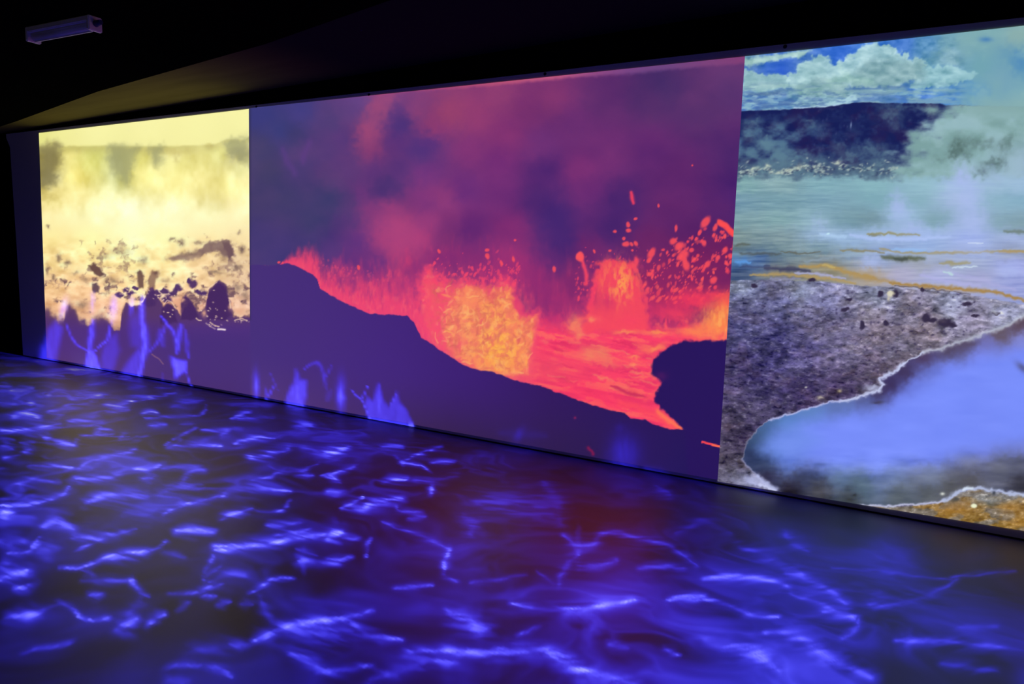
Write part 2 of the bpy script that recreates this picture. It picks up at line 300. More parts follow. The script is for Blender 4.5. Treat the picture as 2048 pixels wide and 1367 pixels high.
def paint_lava(u, v):
    p = Painter(u, v)
    p.field([(520,225,66,62,128),(560,260,62,62,124),(600,225,72,64,132),(590,270,66,60,112),(520,300,65,62,108),(520,400,68,60,106),(570,400,66,60,106),(540,340,68,62,104),(620,440,66,60,106),(520,480,70,58,114),(560,500,72,58,116),(620,480,72,58,114),(660,500,82,54,118),
        (620,300,88,62,120),(600,330,82,62,118),(660,240,80,62,120),(650,300,92,62,122),(650,350,96,60,118),(700,220,92,64,126),(690,280,88,58,122),(700,330,92,58,118),(720,200,98,68,135),(756,215,150,72,120),(735,270,152,68,118),(740,300,140,62,116),(775,200,138,70,124),(790,220,88,56,125),(800,245,78,52,120),(790,280,100,55,122),(750,340,98,55,120),
        (830,220,130,64,120),(900,230,160,70,112),(880,260,140,60,118),(860,280,92,52,122),(840,300,84,54,122),(800,340,88,52,118),(780,370,78,52,114),(760,380,88,54,116),(850,350,112,54,124),(860,400,118,54,124),(700,400,80,58,112),(660,400,68,60,108),(700,440,90,56,118),(720,390,115,56,122),(740,420,130,58,120),
        (780,420,150,62,120),(800,450,166,66,120),(770,480,150,60,118),(790,505,166,62,114),(840,480,168,62,118),(860,440,150,60,120),(820,520,150,55,112),(760,520,104,50,120),(720,480,90,50,122),(690,530,100,50,120),(730,540,110,50,118),(880,400,142,60,120),(890,480,130,52,112),(900,440,128,52,114),
        (940,300,130,54,118),(930,380,108,48,120),(1000,190,142,62,115),(960,240,140,58,115),(1010,260,130,52,115),(1000,320,118,48,118),(1000,380,110,46,115),(940,450,102,42,112),(900,520,128,46,112),(950,520,120,46,112),(1020,460,128,46,112),(1020,510,145,50,112),(1000,560,165,50,112),
        (1080,290,108,50,118),(1090,340,85,42,112),(1080,400,80,42,110),(1110,440,72,42,112),(1120,480,76,42,112),(1100,520,95,44,112),(1150,250,112,50,115),(1160,340,125,50,116),(1180,380,110,46,115),(1100,200,128,54,112),(1050,220,125,52,112),(1200,200,98,48,110),(1300,200,80,46,105),(1330,180,76,48,106),(1400,200,92,52,110),(1460,170,98,56,115),
        (1470,300,82,42,108),(1470,400,75,36,108),(1300,300,100,44,112),(1220,300,110,48,114),(1200,430,95,44,112),(1240,400,78,40,108),(1220,450,78,40,108),(1350,360,98,42,108),(1350,430,96,40,105),(1440,420,84,38,105),(1300,490,108,40,100),(1180,500,110,42,105),(1150,560,130,46,105),(1320,560,140,40,95),(1400,540,125,38,95),(1440,520,110,36,95)], 3.4)
    for (x, y, a_, b_, c_, al, an) in [(785,470,62,46,(172,66,120),.6,10),(815,500,40,34,(172,64,118),.5,0),(735,268,24,46,(160,74,120),.6,20),(762,205,22,34,(156,74,122),.55,30),(780,300,0.1,0.1,(0,0,0),0,0),(930,225,78,44,(152,64,112),.5,0),(1020,280,60,40,(136,54,114),.4,0),(860,250,26,34,(160,66,114),.5,0),
        (1112,440,34,60,(70,40,112),.6,-10),(800,255,20,24,(78,52,122),.6,30),(850,290,40,16,(86,52,124),.6,-10),(770,370,26,26,(74,50,112),.6,0),(640,400,60,70,(62,60,108),.6,0),(860,390,50,36,(148,60,120),.45,0),(1240,420,50,60,(80,42,110),.4,0),(690,320,30,50,(100,62,124),.4,0),(1200,330,60,30,(122,50,116),.35,0)]:
        p.blob(x, y, a_, b_, c_, al, an, warp=26)
    tex = fbm(u / 80 + 2, v / 55, 4, 41) - .5
    m = (1 - sstep(500, 560, v)); p.c += (tex * 20 * m)[:, None] * np.array([1.3, .5, .4])
    # thin blue-grey wisps at the left and the pink band along the top edge
    p.stroke([(566,300),(574,325),(590,345)], 7, (92, 62, 132), .6, 6); p.stroke([(620,285),(608,305),(606,325)], 6, (96, 62, 132), .6, 6)
    top = np.interp(u, [500, 738, 1090, 1490], [222, 186, 148, 113])
    b = v - top
    wid = np.interp(u, [680, 860, 960, 1080, 1150, 1250, 1380, 1490], [6, 9, 12, 14, 13, 16, 14, 15]) + p.wy * 5
    am = np.interp(u, [640, 720, 860, 1000, 1110, 1200, 1300, 1490], [0, .12, .5, .9, .9, .62, .55, .5])
    bc = np.stack([np.interp(u, [700, 1000, 1120, 1250, 1330, 1490], a) for a in ([165,188,192,150,140,158],[70,85,92,88,90,72],[118,122,132,152,148,125])], 1)
    m = ((1 - sstep(wid * .55, wid * 1.25, b)) * am)[:, None]; p.c = p.c * (1 - m) + bc * m
    # heat glow rising off the ridge
    rx = [500, 550, 575, 590, 610, 625, 635, 640, 660, 690, 715, 740, 760, 790, 815, 828, 835, 843, 855, 870, 890, 915, 940, 960, 985, 1010, 1050, 1080, 1110, 1150, 1190, 1230, 1248, 1260, 1290, 1310, 1340, 1368, 1500]
    ry = [530, 530, 526, 531, 541, 548, 560, 575, 590, 605, 617, 627, 629, 629, 632, 643, 660, 675, 681, 692, 706, 722, 735, 741, 743, 752, 766, 770, 783, 797, 811, 822, 824, 835, 839, 848, 857, 858, 900]
    r = np.interp(u, rx, ry) + p.wy * 5
    h_ = r - v
    gh = np.interp(u, [560, 600, 680, 740, 800, 840, 860, 1000, 1500], [1, 42, 84, 104, 116, 150, 195, 235, 270])
    st = fbm(u / 7, v / 24, 4, 51); st2 = fbm(u / 3.5, v / 9, 3, 53)
    glow = (1 - sstep(.15, 1.15, (h_ + (st - .5) * gh * .7) / gh))
    p.mix(glow * .95 * (u > 560), (222, 62, 110))
    hot = (1 - sstep(.05, .75, (h_ + (st - .5) * gh * .8) / gh)); p.mix(hot * .6 * (u > 570), (248, 76, 108))
    p.mix(sstep(.5, .75, st2) * glow * .45 * sstep(470, 560, v), (250, 96, 110))
    for (x, y, rx_, ry_, c, a) in [(700,560,30,20,(135,52,115),.5),(800,570,40,22,(160,52,114),.45),(830,540,20,24,(140,46,112),.6),(880,515,40,22,(132,46,112),.7),
         (1095,590,38,46,(140,44,108),.85),(1075,560,26,36,(150,46,110),.8),(1130,600,40,32,(165,48,108),.7),(1110,635,40,14,(205,50,108),.6),(1150,570,26,36,(125,42,105),.8),
         (1330,555,46,34,(140,42,98),.7),(1400,550,50,34,(135,40,95),.7),(1300,610,26,30,(185,48,100),.6),(1340,610,40,22,(205,50,98),.5),(1440,530,28,34,(125,38,95),.75),(1380,600,46,14,(226,54,96),.6),(1330,625,40,14,(240,60,98),.6),
         (945,520,60,26,(135,46,110),.8),(1030,530,50,32,(160,48,112),.7),(960,545,30,14,(170,50,112),.6)]:
        p.blob(x, y, rx_, ry_, c, a, warp=22)
    # the boiling pool
    pool = sstep(635, 668, v + p.wy * 20 + (st - .5) * 40) * sstep(1040, 1085, u); p.mix(pool * (h_ > -4), (250, 66, 102))
    hs = fbm(u / 42 + p.wx, (v - .2 * u) / 8, 5, 61); p.mix(pool * sstep(.5, .68, hs) * .75, (253, 108, 96)); p.mix(pool * sstep(.5, .7, 1 - hs) * .6, (222, 50, 98))
    p.blob(1100, 740, 90, 36, (238, 82, 98), .55, warp=18); p.blob(1190, 790, 70, 20, (250, 60, 98), .7, 18, warp=10)
    # fountains
    F1 = [(846,560),(862,540),(874,562),(902,574),(930,568),(960,574),(982,588),(992,572),(1002,566),(1020,572),(1028,596),(1040,636),(1056,634),(1074,630),(1070,662),(1060,700),(1056,748),(1004,750),(944,736),(896,706),(868,684),(852,650),(844,600)]
    p.poly([(q[0] + (q[0] - 960) * .07, q[1] - 8) for q in F1], (246, 72, 108), .85, 12, 22)
    p.poly([(890,620),(902,594),(918,576),(940,570),(958,575),(976,590),(986,606),(992,590),(986,578),(1004,580),(1022,574),(1027,600),(1036,628),(1046,641),(1074,630),(1068,670),(1058,706),(1054,748),(1004,748),(950,734),(905,708),(890,680),(885,640)], (248, 132, 92), .92, 7, 13)
    f1 = fbm(u / 8 + p.wx * .6, v / 11, 4, 71); core = np.exp(-(((u - 985) / 62) ** 2 + ((v - 672) / 72) ** 2) ** 1.4)
    p.mix(core * sstep(.3, .6, f1) * .95, (255, 172, 84)); p.mix(np.exp(-(((u - 1000) / 40) ** 2 + ((v - 706) / 38) ** 2)) * .75, (255, 182, 66))
    p.mix(np.exp(-(((u - 925) / 30) ** 2 + ((v - 650) / 60) ** 2)) * .7, (250, 152, 96))
    fm = sstep(-6, 6, r - v) * polymask(u, v, np.array(F1, float), 8); vein = 1 - np.abs(fbm(u / 17 + p.wx * 2, v / 28, 3, 73) - .5) * 11; p.mix(np.clip(vein, 0, 1) * fm * .6, (214, 104, 84)); mot = fbm(u / 10, v / 12, 4, 79); p.mix(sstep(.56, .74, mot) * fm * .55, (232, 108, 96)); p.mix(sstep(.56, .74, 1 - mot) * fm * .4, (255, 186, 110)); p.mix((1 - sstep(872, 935, u)) * fm * sstep(.35, .6, st) * .7, (246, 84, 104))
    vein = 1 - np.abs(fbm(u / 9, v / 12, 3, 77) - .5) * 14; p.mix(np.clip(vein, 0, 1) * core * .4, (230, 128, 92))
    p.blob(918, 690, 18, 10, (238, 82, 104), .7, -30, warp=12); p.blob(978, 648, 6, 16, (222, 110, 92), .6, 20, warp=8); p.blob(905, 600, 10, 14, (246, 92, 106), .6, warp=8)
    g0 = np.random.RandomState(5); C_ = [(206,98,84),(255,186,108),(236,84,100),(214,112,88),(255,170,84)]
    F1a = np.array(F1, float)
    for _ in range(150):
        x = 872 + g0.rand() * 195; y = 575 + g0.rand() * 170
        if polymask(np.array([x]), np.array([y]), F1a, 6)[0] < .6: continue
        an = math.radians(-70 + g0.randn() * 45); L = 8 + 18 * g0.rand(); k = g0.randn() * 3.5
        q = smooth_line([(x, y), (x + L * .5 * math.cos(an) + k, y + L * .5 * math.sin(an) + k * .4), (x + L * math.cos(an), y + L * math.sin(an))])
        q = [t_ for t_ in q if np.interp(t_[0], rx, ry) > t_[1] + 2]
        if len(q) > 2: p.stroke(q, 1.2 + 1.8 * g0.rand(), C_[g0.randint(5)], .35 + .3 * g0.rand(), 6, .6)
    for _ in range(90):
        x = 1090 + g0.rand() * 330; y = 650 + g0.rand() * 130
        if np.interp(x, rx, ry) < y + 8 or (x > 1300 and y > 690): continue
        L = 14 + 30 * g0.rand(); sl_ = .08 + .25 * g0.rand()
        p.stroke([(x, y), (x + L * .5, y + L * .5 * sl_ + g0.randn() * 3), (x + L, y + L * sl_)], 1.4 + 2 * g0.rand(), [(252,120,96),(214,46,92),(250,96,96),(240,134,100)][g0.randint(4)], .3 + .35 * g0.rand(), 8, .7)
    for pts_ in ([(1268,528),(1282,556),(1292,600),(1296,640)], [(1205,532),(1192,566),(1184,610)], [(1232,530),(1236,580),(1234,640)], [(1250,524),(1262,570),(1266,630)], [(1214,530),(1222,560),(1216,575)]):
        p.stroke(pts_, 3, (252, 96, 90), .6, 8, .5)
    p.poly([(1022,600),(1040,634),(1054,632),(1050,612),(1034,594)], (226, 60, 108), .6, 5, 8)
    F2 = [(1190,560),(1200,532),(1194,522),(1212,524),(1238,520),(1262,524),(1276,520),(1268,540),(1282,566),(1290,610),(1300,664),(1166,664),(1178,606)]
    p.poly([(q[0] + (q[0] - 1235) * .16, q[1]) for q in F2], (220, 56, 104), .6, 12, 24); p.poly(F2, (250, 76, 92), .85, 6, 18)
    f2 = fbm(u / 5, v / 13, 4, 81); c2 = np.exp(-(((u - 1238) / 36) ** 2 + ((v - 566) / 44) ** 2) ** 1.3)
    p.mix(c2 * sstep(.42, .68, f2), (250, 128, 84)); p.mix(np.exp(-(((u - 1242) / 15) ** 2 + ((v - 562) / 28) ** 2)) * sstep(.3, .55, f2), (252, 150, 84))
    p.blob(1213, 602, 16, 20, (206, 52, 102), .7, warp=14); p.blob(1192, 590, 8, 26, (180, 48, 104), .6, warp=10); p.blob(1262, 640, 22, 12, (250, 70, 98), .6, warp=8)
    p.stroke([(1160,512),(1168,530),(1173,552),(1172,568)], 4, (242, 70, 100), .95, 4); p.blob(1160, 513, 8, 10, (250, 84, 92), 1, edge=.3, warp=3)
    p.stroke([(1192,570),(1184,592),(1182,610)], 5, (240, 64, 100), .9, 6); p.stroke([(1160,640),(1178,632),(1200,640)], 6, (248, 86, 96), .7, 8)
    # orange patches on the pool, glow beside the right rim
    for (x, y, a_, b_, c, al, an) in [(1150,648,15,20,(246,134,96),.85,20),(1158,668,10,14,(246,140,96),.7,10),(1184,640,9,6,(248,140,98),.8,0),(1180,706,24,16,(240,132,96),.8,10),(1206,706,14,20,(236,130,96),.7,-30),(1220,728,24,7,(240,120,96),.6,10),
        (1250,664,26,3.5,(250,138,90),.9,-2),(1315,664,26,4,(252,150,84),.8,0),(1385,663,36,6,(250,130,90),.7,0),(1312,696,22,8,(252,140,88),.9,-18),(1290,700,12,10,(250,110,92),.7,0),(1268,714,14,3,(252,140,90),.85,0),(1265,730,11,4,(250,140,96),.9,0),(1090,682,10,5,(244,104,102),.8,0),(1076,750,9,4,(250,96,100),.7,0),
        (1408,660,40,16,(252,122,84),.85,-10),(1440,636,28,34,(252,136,78),.95,0),(1452,610,14,20,(250,128,76),.9,0),(1428,650,10,22,(255,166,84),.6,0),(1400,600,24,20,(238,62,92),.8,0),(1360,630,36,16,(248,66,94),.7,0),(1435,590,22,10,(240,56,92),.8,0),(1375,590,16,26,(232,58,95),.6,10)]:
        p.blob(x, y, a_, b_, c, al, an, warp=10, tex=.25)
    p.mix(np.exp(-(((u - 1440) / 36) ** 2 + ((v - 640) / 34) ** 2)) * sstep(.5, .7, f1) * .6, (255, 172, 92))
    p.stroke([(1222,770),(1248,782),(1275,790),(1298,795)], 5, (196, 42, 88), .8, 6, .6); p.stroke([(1290,800),(1305,790),(1322,770)], 5, (252, 84, 96), .7, 6)
    p.stroke([(1240,806),(1270,812),(1300,826),(1340,850),(1362,856)], 7, (252, 76, 92), .75, 6); p.stroke([(1315,822),(1338,842),(1364,856)], 5, (255, 120, 84), .9, 3)
    # sparks
    g = np.random.RandomState(11)
    def spark(x, y, s, el, an, c=(248, 66, 92), a=.95): p.blob(x, y, s * el, s, c, a, an, edge=.45, warp=3)
    n = 0
    while n < 250:
        x = 1285 + g.rand() * 185; y = 455 + g.rand() * 150
        if y < np.interp(x, [1285, 1330, 1360, 1420, 1465], [545, 490, 465, 440, 460]): continue
        dens = .35 + .65 * vnoise(np.array([x / 26]), np.array([y / 26]), 91)[0]
        if g.rand() > dens: continue
        spark(x, y, 1.0 + 2.6 * g.rand() ** 2.2, 1.2 + 1.3 * g.rand(), -58 + g.randn() * 16, (250, 70 + 20 * g.rand(), 92), .45 + .5 * g.rand()); n += 1
    for _ in range(260):
        x = 850 + g.rand() * 190; y = 568 - abs(g.randn()) * 22
        spark(x, y, .9 + 1.9 * g.rand() ** 2, 1 + 1.5 * g.rand(), -80 + g.randn() * 25, (244, 72, 104), .35 + .45 * g.rand())
    for _ in range(150):
        x = 1150 + g.rand() * 160; y = 600 - abs(g.randn()) * 45
        spark(x, y, .9 + 1.8 * g.rand() ** 2, 1 + 1.2 * g.rand(), -70 + g.randn() * 30, (248, 72, 98), .3 + .5 * g.rand())
    for _ in range(60):
        x = 585 + g.rand() * 200; spark(x, np.interp(x, [585, 800], [522, 560]) + g.randn() * 9, 1 + 1.6 * g.rand(), 1, 0, (232, 78, 112), .35)
    for (x, y, s, el, an) in [(1411,444,7,1.9,-58),(1431,454,4.5,1.8,-65),(1427,470,3,1.6,-60),(1400,465,3.5,1.8,-60),(1393,477,3,1.4,-40),(1408,486,4.5,1.4,75),(1352,456,3,2.3,-85),(1346,482,6,1.3,-30),(1358,492,7,1.5,-40),(1366,510,9,1.4,-50),(1372,530,7,1.6,80),(1383,500,4,1.2,0),(1303,506,6,1.9,-60),(1298,520,4,1.6,-50),(1450,500,5,1.4,-50),(1461,512,5,1.3,0),(1452,525,3,1.6,-60),(1436,515,4,1.3,-50),(1415,528,5,1.6,-60),(1427,560,6,1.3,-50),(1454,528,3,1.5,60),(1300,548,4,1.2,0),(1444,475,2.5,1,0),(1385,330,2,1,0),(1317,411,2,2,80),(1256,449,4,1.3,90),(1257,461,4,1.3,0),(1271,437,2.5,1.4,-30),(1248,476,3,1.2,60),(1252,488,5,1.4,0),(1263,488,3,1.5,60),(1272,487,4,1.3,60),(1230,463,3,1.2,0),(1220,501,3,1.1,0),(1189,502,2.5,1.6,80),(1265,500,2,1,0),(1108,538,3.4,1.8,85),(1027,518,3,2,80),(1003,527,2.6,1.9,90),(975,512,4,1.5,60),(974,500,3,1.3,0),(878,502,3,1.5,70),(717,535,3,1.5,80),(558,524,2.5,1.3,0),(566,526,2,1,0),(1030,480,2,1.3,0)]:
        spark(x, y, s, el, an, (250, 80, 92), .9)
    p.stroke([(1262,384),(1264,396),(1267,406)], 4, (246, 66, 96), .95, 2, .3); p.stroke([(1440,445),(1452,452),(1466,468)], 6.5, (252, 78, 82), 1, 3, .2, True); p.stroke([(1437,441),(1444,447)], 3, (250, 80, 84), .9)
    p.stroke([(1269,540),(1274,524),(1272,516)], 4, (250, 76, 96), .8, 4)
    p.blob(1400, 598, 70, 20, (240, 58, 92), .6, warp=18, tex=.3); p.blob(1452, 600, 22, 22, (250, 84, 80), .8, warp=14, tex=.3); p.blob(1444, 640, 36, 34, (253, 134, 78), .85, warp=16, tex=.3); p.blob(1395, 664, 40, 12, (252, 124, 84), .7, warp=12, tex=.3)
    p.mix(np.exp(-(((u - 1440) / 34) ** 2 + ((v - 645) / 30) ** 2)) * sstep(.48, .68, fbm(u / 6, v / 16, 4, 71)) * .7, (255, 176, 92))
    # black ridge in front
    m = sstep(-1.6, 1.6, v - r); dark = np.stack([np.interp(u, [500, 640, 800, 950, 1100, 1250, 1455], a) for a in ([73,72,68,62,54,46,42],[50,46,40,34,30,28,26],[118,118,116,108,94,90,88])], 1)
    lowm = sstep(740, 900, v - .12 * (u - 900))[:, None]; dl = np.stack([np.interp(u, [500, 700, 900, 1100, 1300, 1455], a) for a in ([92,74,58,52,46,36],[62,50,38,34,30,26],[112,102,82,84,90,84])], 1)
    dark = dark * (1 - lowm) + dl * lowm; p.c = p.c * (1 - m[:, None]) + dark * m[:, None]
    rim = [(1370,862),(1356,846),(1336,830),(1320,815),(1310,802),(1312,785),(1324,765),(1310,754),(1303,742),(1305,722),(1320,706),(1345,689),(1366,682),(1400,681),(1475,678),(1475,990),(1380,990)]
    p.poly(rim, (44, 26, 90), 1, 3.2, 8); p.blob(1322, 752, 14, 10, (96, 32, 96), .5, warp=5)
    p.stroke([(1405,883),(1420,887),(1440,893)], 2.4, (246, 72, 82), 1, 3, .2, True); p.stroke([(1425,889),(1440,893)], 1.6, (255, 120, 80), .9)
    p.blob(1150, 835, 3, 3, (150, 40, 90), .8); p.stroke([(1176,895),(1183,902),(1187,908)], 3, (140, 30, 80), .8, 3)
    # join with the neighbouring picture is a thin dark seam at the left
    p.mix((1 - sstep(500, 504, u)) * .4 * (v < 640), (45, 42, 70))
    return np.clip(p.c, 0, 255)

def paint_geyser(u, v):
    p = Painter(u, v)
    # ---- sky
    p.field([(1500,125,120,160,175),(1540,135,60,105,205),(1500,145,50,90,205),(1560,150,45,90,210),(1680,105,60,110,212),(1740,92,70,125,215),(1810,85,70,120,205),(1850,90,85,140,190),(1900,80,118,165,185),(1960,80,125,170,180),(2040,70,140,175,175),
        (1500,170,140,185,200),(1560,175,100,140,175),(1620,180,105,145,170),(1500,205,80,120,190),(1560,205,95,140,190),(1700,185,90,130,185),(1760,180,95,135,185),(1830,185,70,120,205),(1900,190,80,135,205),(1950,190,100,155,195),(1860,140,100,155,190),(1900,120,110,155,185),(1960,130,115,165,180),(2040,120,90,145,185),(2000,160,120,165,185),(2040,190,125,170,185)], 3.5)
    cl = fbm(u / 34, v / 13, 5, 101); p.mix(sstep(.46, .64, cl) * .7 * (1 - sstep(1850, 1960, u)) * sstep(150, 175, v), (150, 195, 205))
    p.mix(sstep(.5, .7, fbm(u / 40, v / 30, 4, 103)) * .45 * sstep(1800, 1900, u), (145, 185, 188))
    W_ = (172, 210, 214); G = (118, 155, 165)
    def cumulus(pts, c=W_, a=.92): p.poly(pts, c, a, 3.6, 17)
    p.poly([(1485,118),(1530,112),(1600,101),(1625,102),(1600,114),(1540,124),(1490,132)], (165, 202, 200), .95, 4, 10)
    cumulus([(1485,145),(1500,138),(1515,142),(1530,150),(1555,148),(1575,152),(1580,170),(1530,185),(1486,182)], (150, 190, 195))
    cumulus([(1575,150),(1590,140),(1600,128),(1620,118),(1640,110),(1655,114),(1666,126),(1680,130),(1700,150),(1690,185),(1600,185),(1570,165)])
    cumulus([(1672,128),(1690,114),(1715,108),(1722,94),(1740,86),(1756,85),(1770,92),(1790,96),(1796,108),(1815,106),(1820,118),(1850,118),(1858,132),(1840,150),(1800,172),(1700,176),(1680,150)])
    cumulus([(1840,140),(1870,132),(1905,130),(1920,140),(1950,144),(1945,158),(1900,170),(1820,176),(1830,150)], (150, 195, 205), .9)
    p.poly([(1700,150),(1740,120),(1790,118),(1850,125),(1850,160),(1790,180),(1700,184)], G, .6, 14, 20); p.poly([(1590,175),(1630,155),(1690,160),(1700,190),(1600,192)], (112, 150, 162), .65, 8, 16)
    p.stroke([(1660,165),(1700,158),(1740,162)], 9, (160, 200, 195), .7, 10); p.stroke([(1500,175),(1560,172)], 4, (160,195,200), .6, 8); p.stroke([(1580,186),(1640,178)], 8, (150, 190, 190), .6, 10)
    bil = fbm(u / 13 + p.wx, v / 8, 4, 109) - .5; big_ = fbm(u / 30, v / 14, 3, 110) - .5; ck = sstep(70, 82, v) * (1 - sstep(196, 206, v)) * (1 - sstep(1900, 1960, u)) * sstep(110, 160, p.c[:, 1] + p.c[:, 0] * .5)
    p.c += ((bil * 60 + big_ * 52) * ck)[:, None] * np.array([1.05, .9, .8])
    p.mix(sstep(.5, .68, fbm(u / 46, v / 7, 4, 112)) * .5 * sstep(160, 176, v) * (1 - sstep(1850, 1950, u)), (92, 128, 168)); p.mix(sstep(.52, .7, fbm(u / 50, v / 6, 4, 114)) * .5 * sstep(160, 176, v) * (1 - sstep(1880, 1980, u)), (152, 188, 190))
    p.mix(sstep(.42, .66, fbm(u / 60, v / 60, 4, 116)) * sstep(1800, 1960, u) * .6, (128, 172, 180))
    p.stroke([(1690,178),(1760,176)], 1.6, (70, 110, 170), .5, 6); p.stroke([(1500,190),(1560,186)], 4, (75, 105, 150), .5, 8)
    p.poly([(1690,196),(1700,190),(1712,188),(1714,200),(1700,208),(1670,212),(1620,215),(1640,210)], (175, 212, 225), .9, 2, 6)
    p.stroke([(1590,216),(1640,215),(1690,210)], 2.5, (190, 215, 245), .8, 3); p.blob(1630, 202, 20, 6, (70, 105, 160), .6, warp=8); p.stroke([(1610,198),(1650,194)], 3, (160,200,215), .7, 6)
    p.mix(sstep(.45, .68, fbm(u / 16, v / 6, 4, 105)) * .6 * sstep(178, 190, v) * (1 - sstep(1700, 1760, u)), (158, 195, 208))
    p.mix(sstep(.46, .68, fbm(u / 16, v / 5, 4, 107)) * .45 * sstep(178, 190, v) * (1 - sstep(1700, 1760, u)), (62, 92, 160))
    p.blob(1972, 79, 15, 6, (72, 125, 185), .8); p.blob(2035, 125, 16, 16, (82, 138, 190), .5, warp=14)
    # ---- dark hill with smoke
    hl = np.interp(u, [1450, 1487, 1560, 1620, 1650, 1690, 1710, 1730, 1760, 1880, 1892, 1960, 2060], [223, 222, 219, 216, 214, 208, 205, 204, 206, 207, 210, 212, 214]) + p.wy * 3
    hm = sstep(-1.5, 1.5, v - hl)
    p.mix(hm, (30, 34, 90))
    p.mix(hm * sstep(.45, .7, fbm(u / 26, v / 22, 4, 111)) * .6, (44, 32, 84))
    sm = fbm(u / 30 + 7, v / 18, 5, 113)
    wleft = 1 - sstep(1560, 1700, u); p.mix(hm * sstep(.34, .78, sm) * (.22 + .72 * wleft) * sstep(222, 262, v), (84, 118, 148)); p.mix(hm * sstep(.5, .8, fbm(u / 14, v / 12, 4, 119)) * .3, (60, 84, 128)); p.mix(hm * sstep(285, 345, v + (sm - .5) * 70) * .55, (92, 122, 140))
    for (x, y, a_, b_, al) in [(1530,285,24,16,.8),(1505,245,18,8,.5),(1545,300,34,16,.6),(1620,245,16,8,.45),(1500,270,20,20,.4),(1580,315,30,12,.6),(1600,322,20,16,.4),(1730,300,36,14,.5),(1700,315,30,10,.6),(1680,290,16,10,.35),(1565,330,30,10,.5),(1780,230,26,14,.55),(1800,215,40,8,.4),(1620,310,20,10,.3),(1760,310,26,24,.5),(1790,250,14,10,.3)]:
        p.blob(x, y, a_, b_, (96, 130, 150), al, warp=26, tex=.3)
    g = np.random.RandomState(21)
    for _ in range(26):
        x = 1660 + g.randn() * 50; y = 262 + g.randn() * 20; p.blob(x, y, 1 + g.rand(), 1.5 + 2 * g.rand(), (78, 84, 128), .4, 10)
    p.blob(1702, 250, 1.6, 7, (140, 160, 200), .8, 5)
    # steam bank on the right
    sb = sstep(-52, 40, (u - np.interp(v, [205, 230, 260, 290, 330, 360], [1900, 1868, 1850, 1815, 1792, 1780])) + (sm - .5) * 130)
    p.mix(hm * sb, (140, 176, 180)); t2 = fbm(u / 40, v / 28, 4, 117); p.mix(hm * sb * sstep(.45, .7, t2) * .5, (158, 192, 205)); p.mix(hm * sb * sstep(.45, .75, 1 - t2) * .55, (114, 150, 150)); p.mix(hm * sb * sstep(.5, .75, fbm(u / 16, v / 12, 4, 118)) * .3, (158, 190, 198)); p.mix(sstep(1890, 2000, u) * np.exp(-((v - 213) / 20.) ** 2) * .8, (136, 174, 178))
    p.mix(hm * sstep(1960, 2060, u) * sstep(260, 320, v) * .6, (162, 185, 215)); p.mix(hm * sstep(190, 215, v) * (1 - sstep(215, 240, v)) * sstep(1900, 1960, u) * .5, (130, 165, 165))
    for (x, y, a_, b_, al, an) in [(1915,290,14,20,.75,0),(1945,285,26,10,.5,0),(1908,310,12,12,.8,0),(1935,312,12,10,.5,0),(1975,290,22,12,.45,0),(2010,290,12,20,.5,30),(1985,325,26,12,.75,-20),(1962,345,14,8,.7,0),(2000,330,10,12,.6,0),(1925,300,18,14,.4,0),(2020,275,6,10,.35,20),(1880,320,14,8,.3,0)]:
        p.blob(x, y, a_, b_, (84, 108, 108), al, an, warp=20, tex=.5)
    # ---- pale speckled shore of trees, then the misty plain
    sh = sstep(310, 345, v + p.wy * 14 + (sm - .5) * 30)
    p.mix(sh * (1 - sstep(1760, 1800, u)) * .35, (105, 135, 145))
    for _ in range(900):
        x = 1466 + g.rand() ** 1.25 * 330; y = 343 + g.randn() * 7.5 - (5 if x > 1600 else 0); b_ = g.rand()
        if vnoise(np.array([x / 17]), np.array([y / 7]), 92)[0] < .42: continue
        if x > 1690 and g.rand() < .5: continue
        c = (182, 198, 188) if b_ > .42 else (44, 52, 88); p.blob(x, y, 1.4 + 3.2 * g.rand(), 1 + 1.3 * g.rand(), c, .35 + .4 * g.rand(), -10 + g.randn() * 14)
    for (x, y, a_, b_) in [(1536,331,6,5),(1598,334,8,5),(1675,325,9,6),(1508,338,10,4),(1555,345,10,4),(1580,340,12,4)]: p.blob(x, y, a_, b_, (196, 208, 190), .85, -12, warp=8, tex=.4)
    pl = sstep(344, 366, v + p.wy * 14 + (sm - .5) * 22)
    p2 = Painter(u, v)
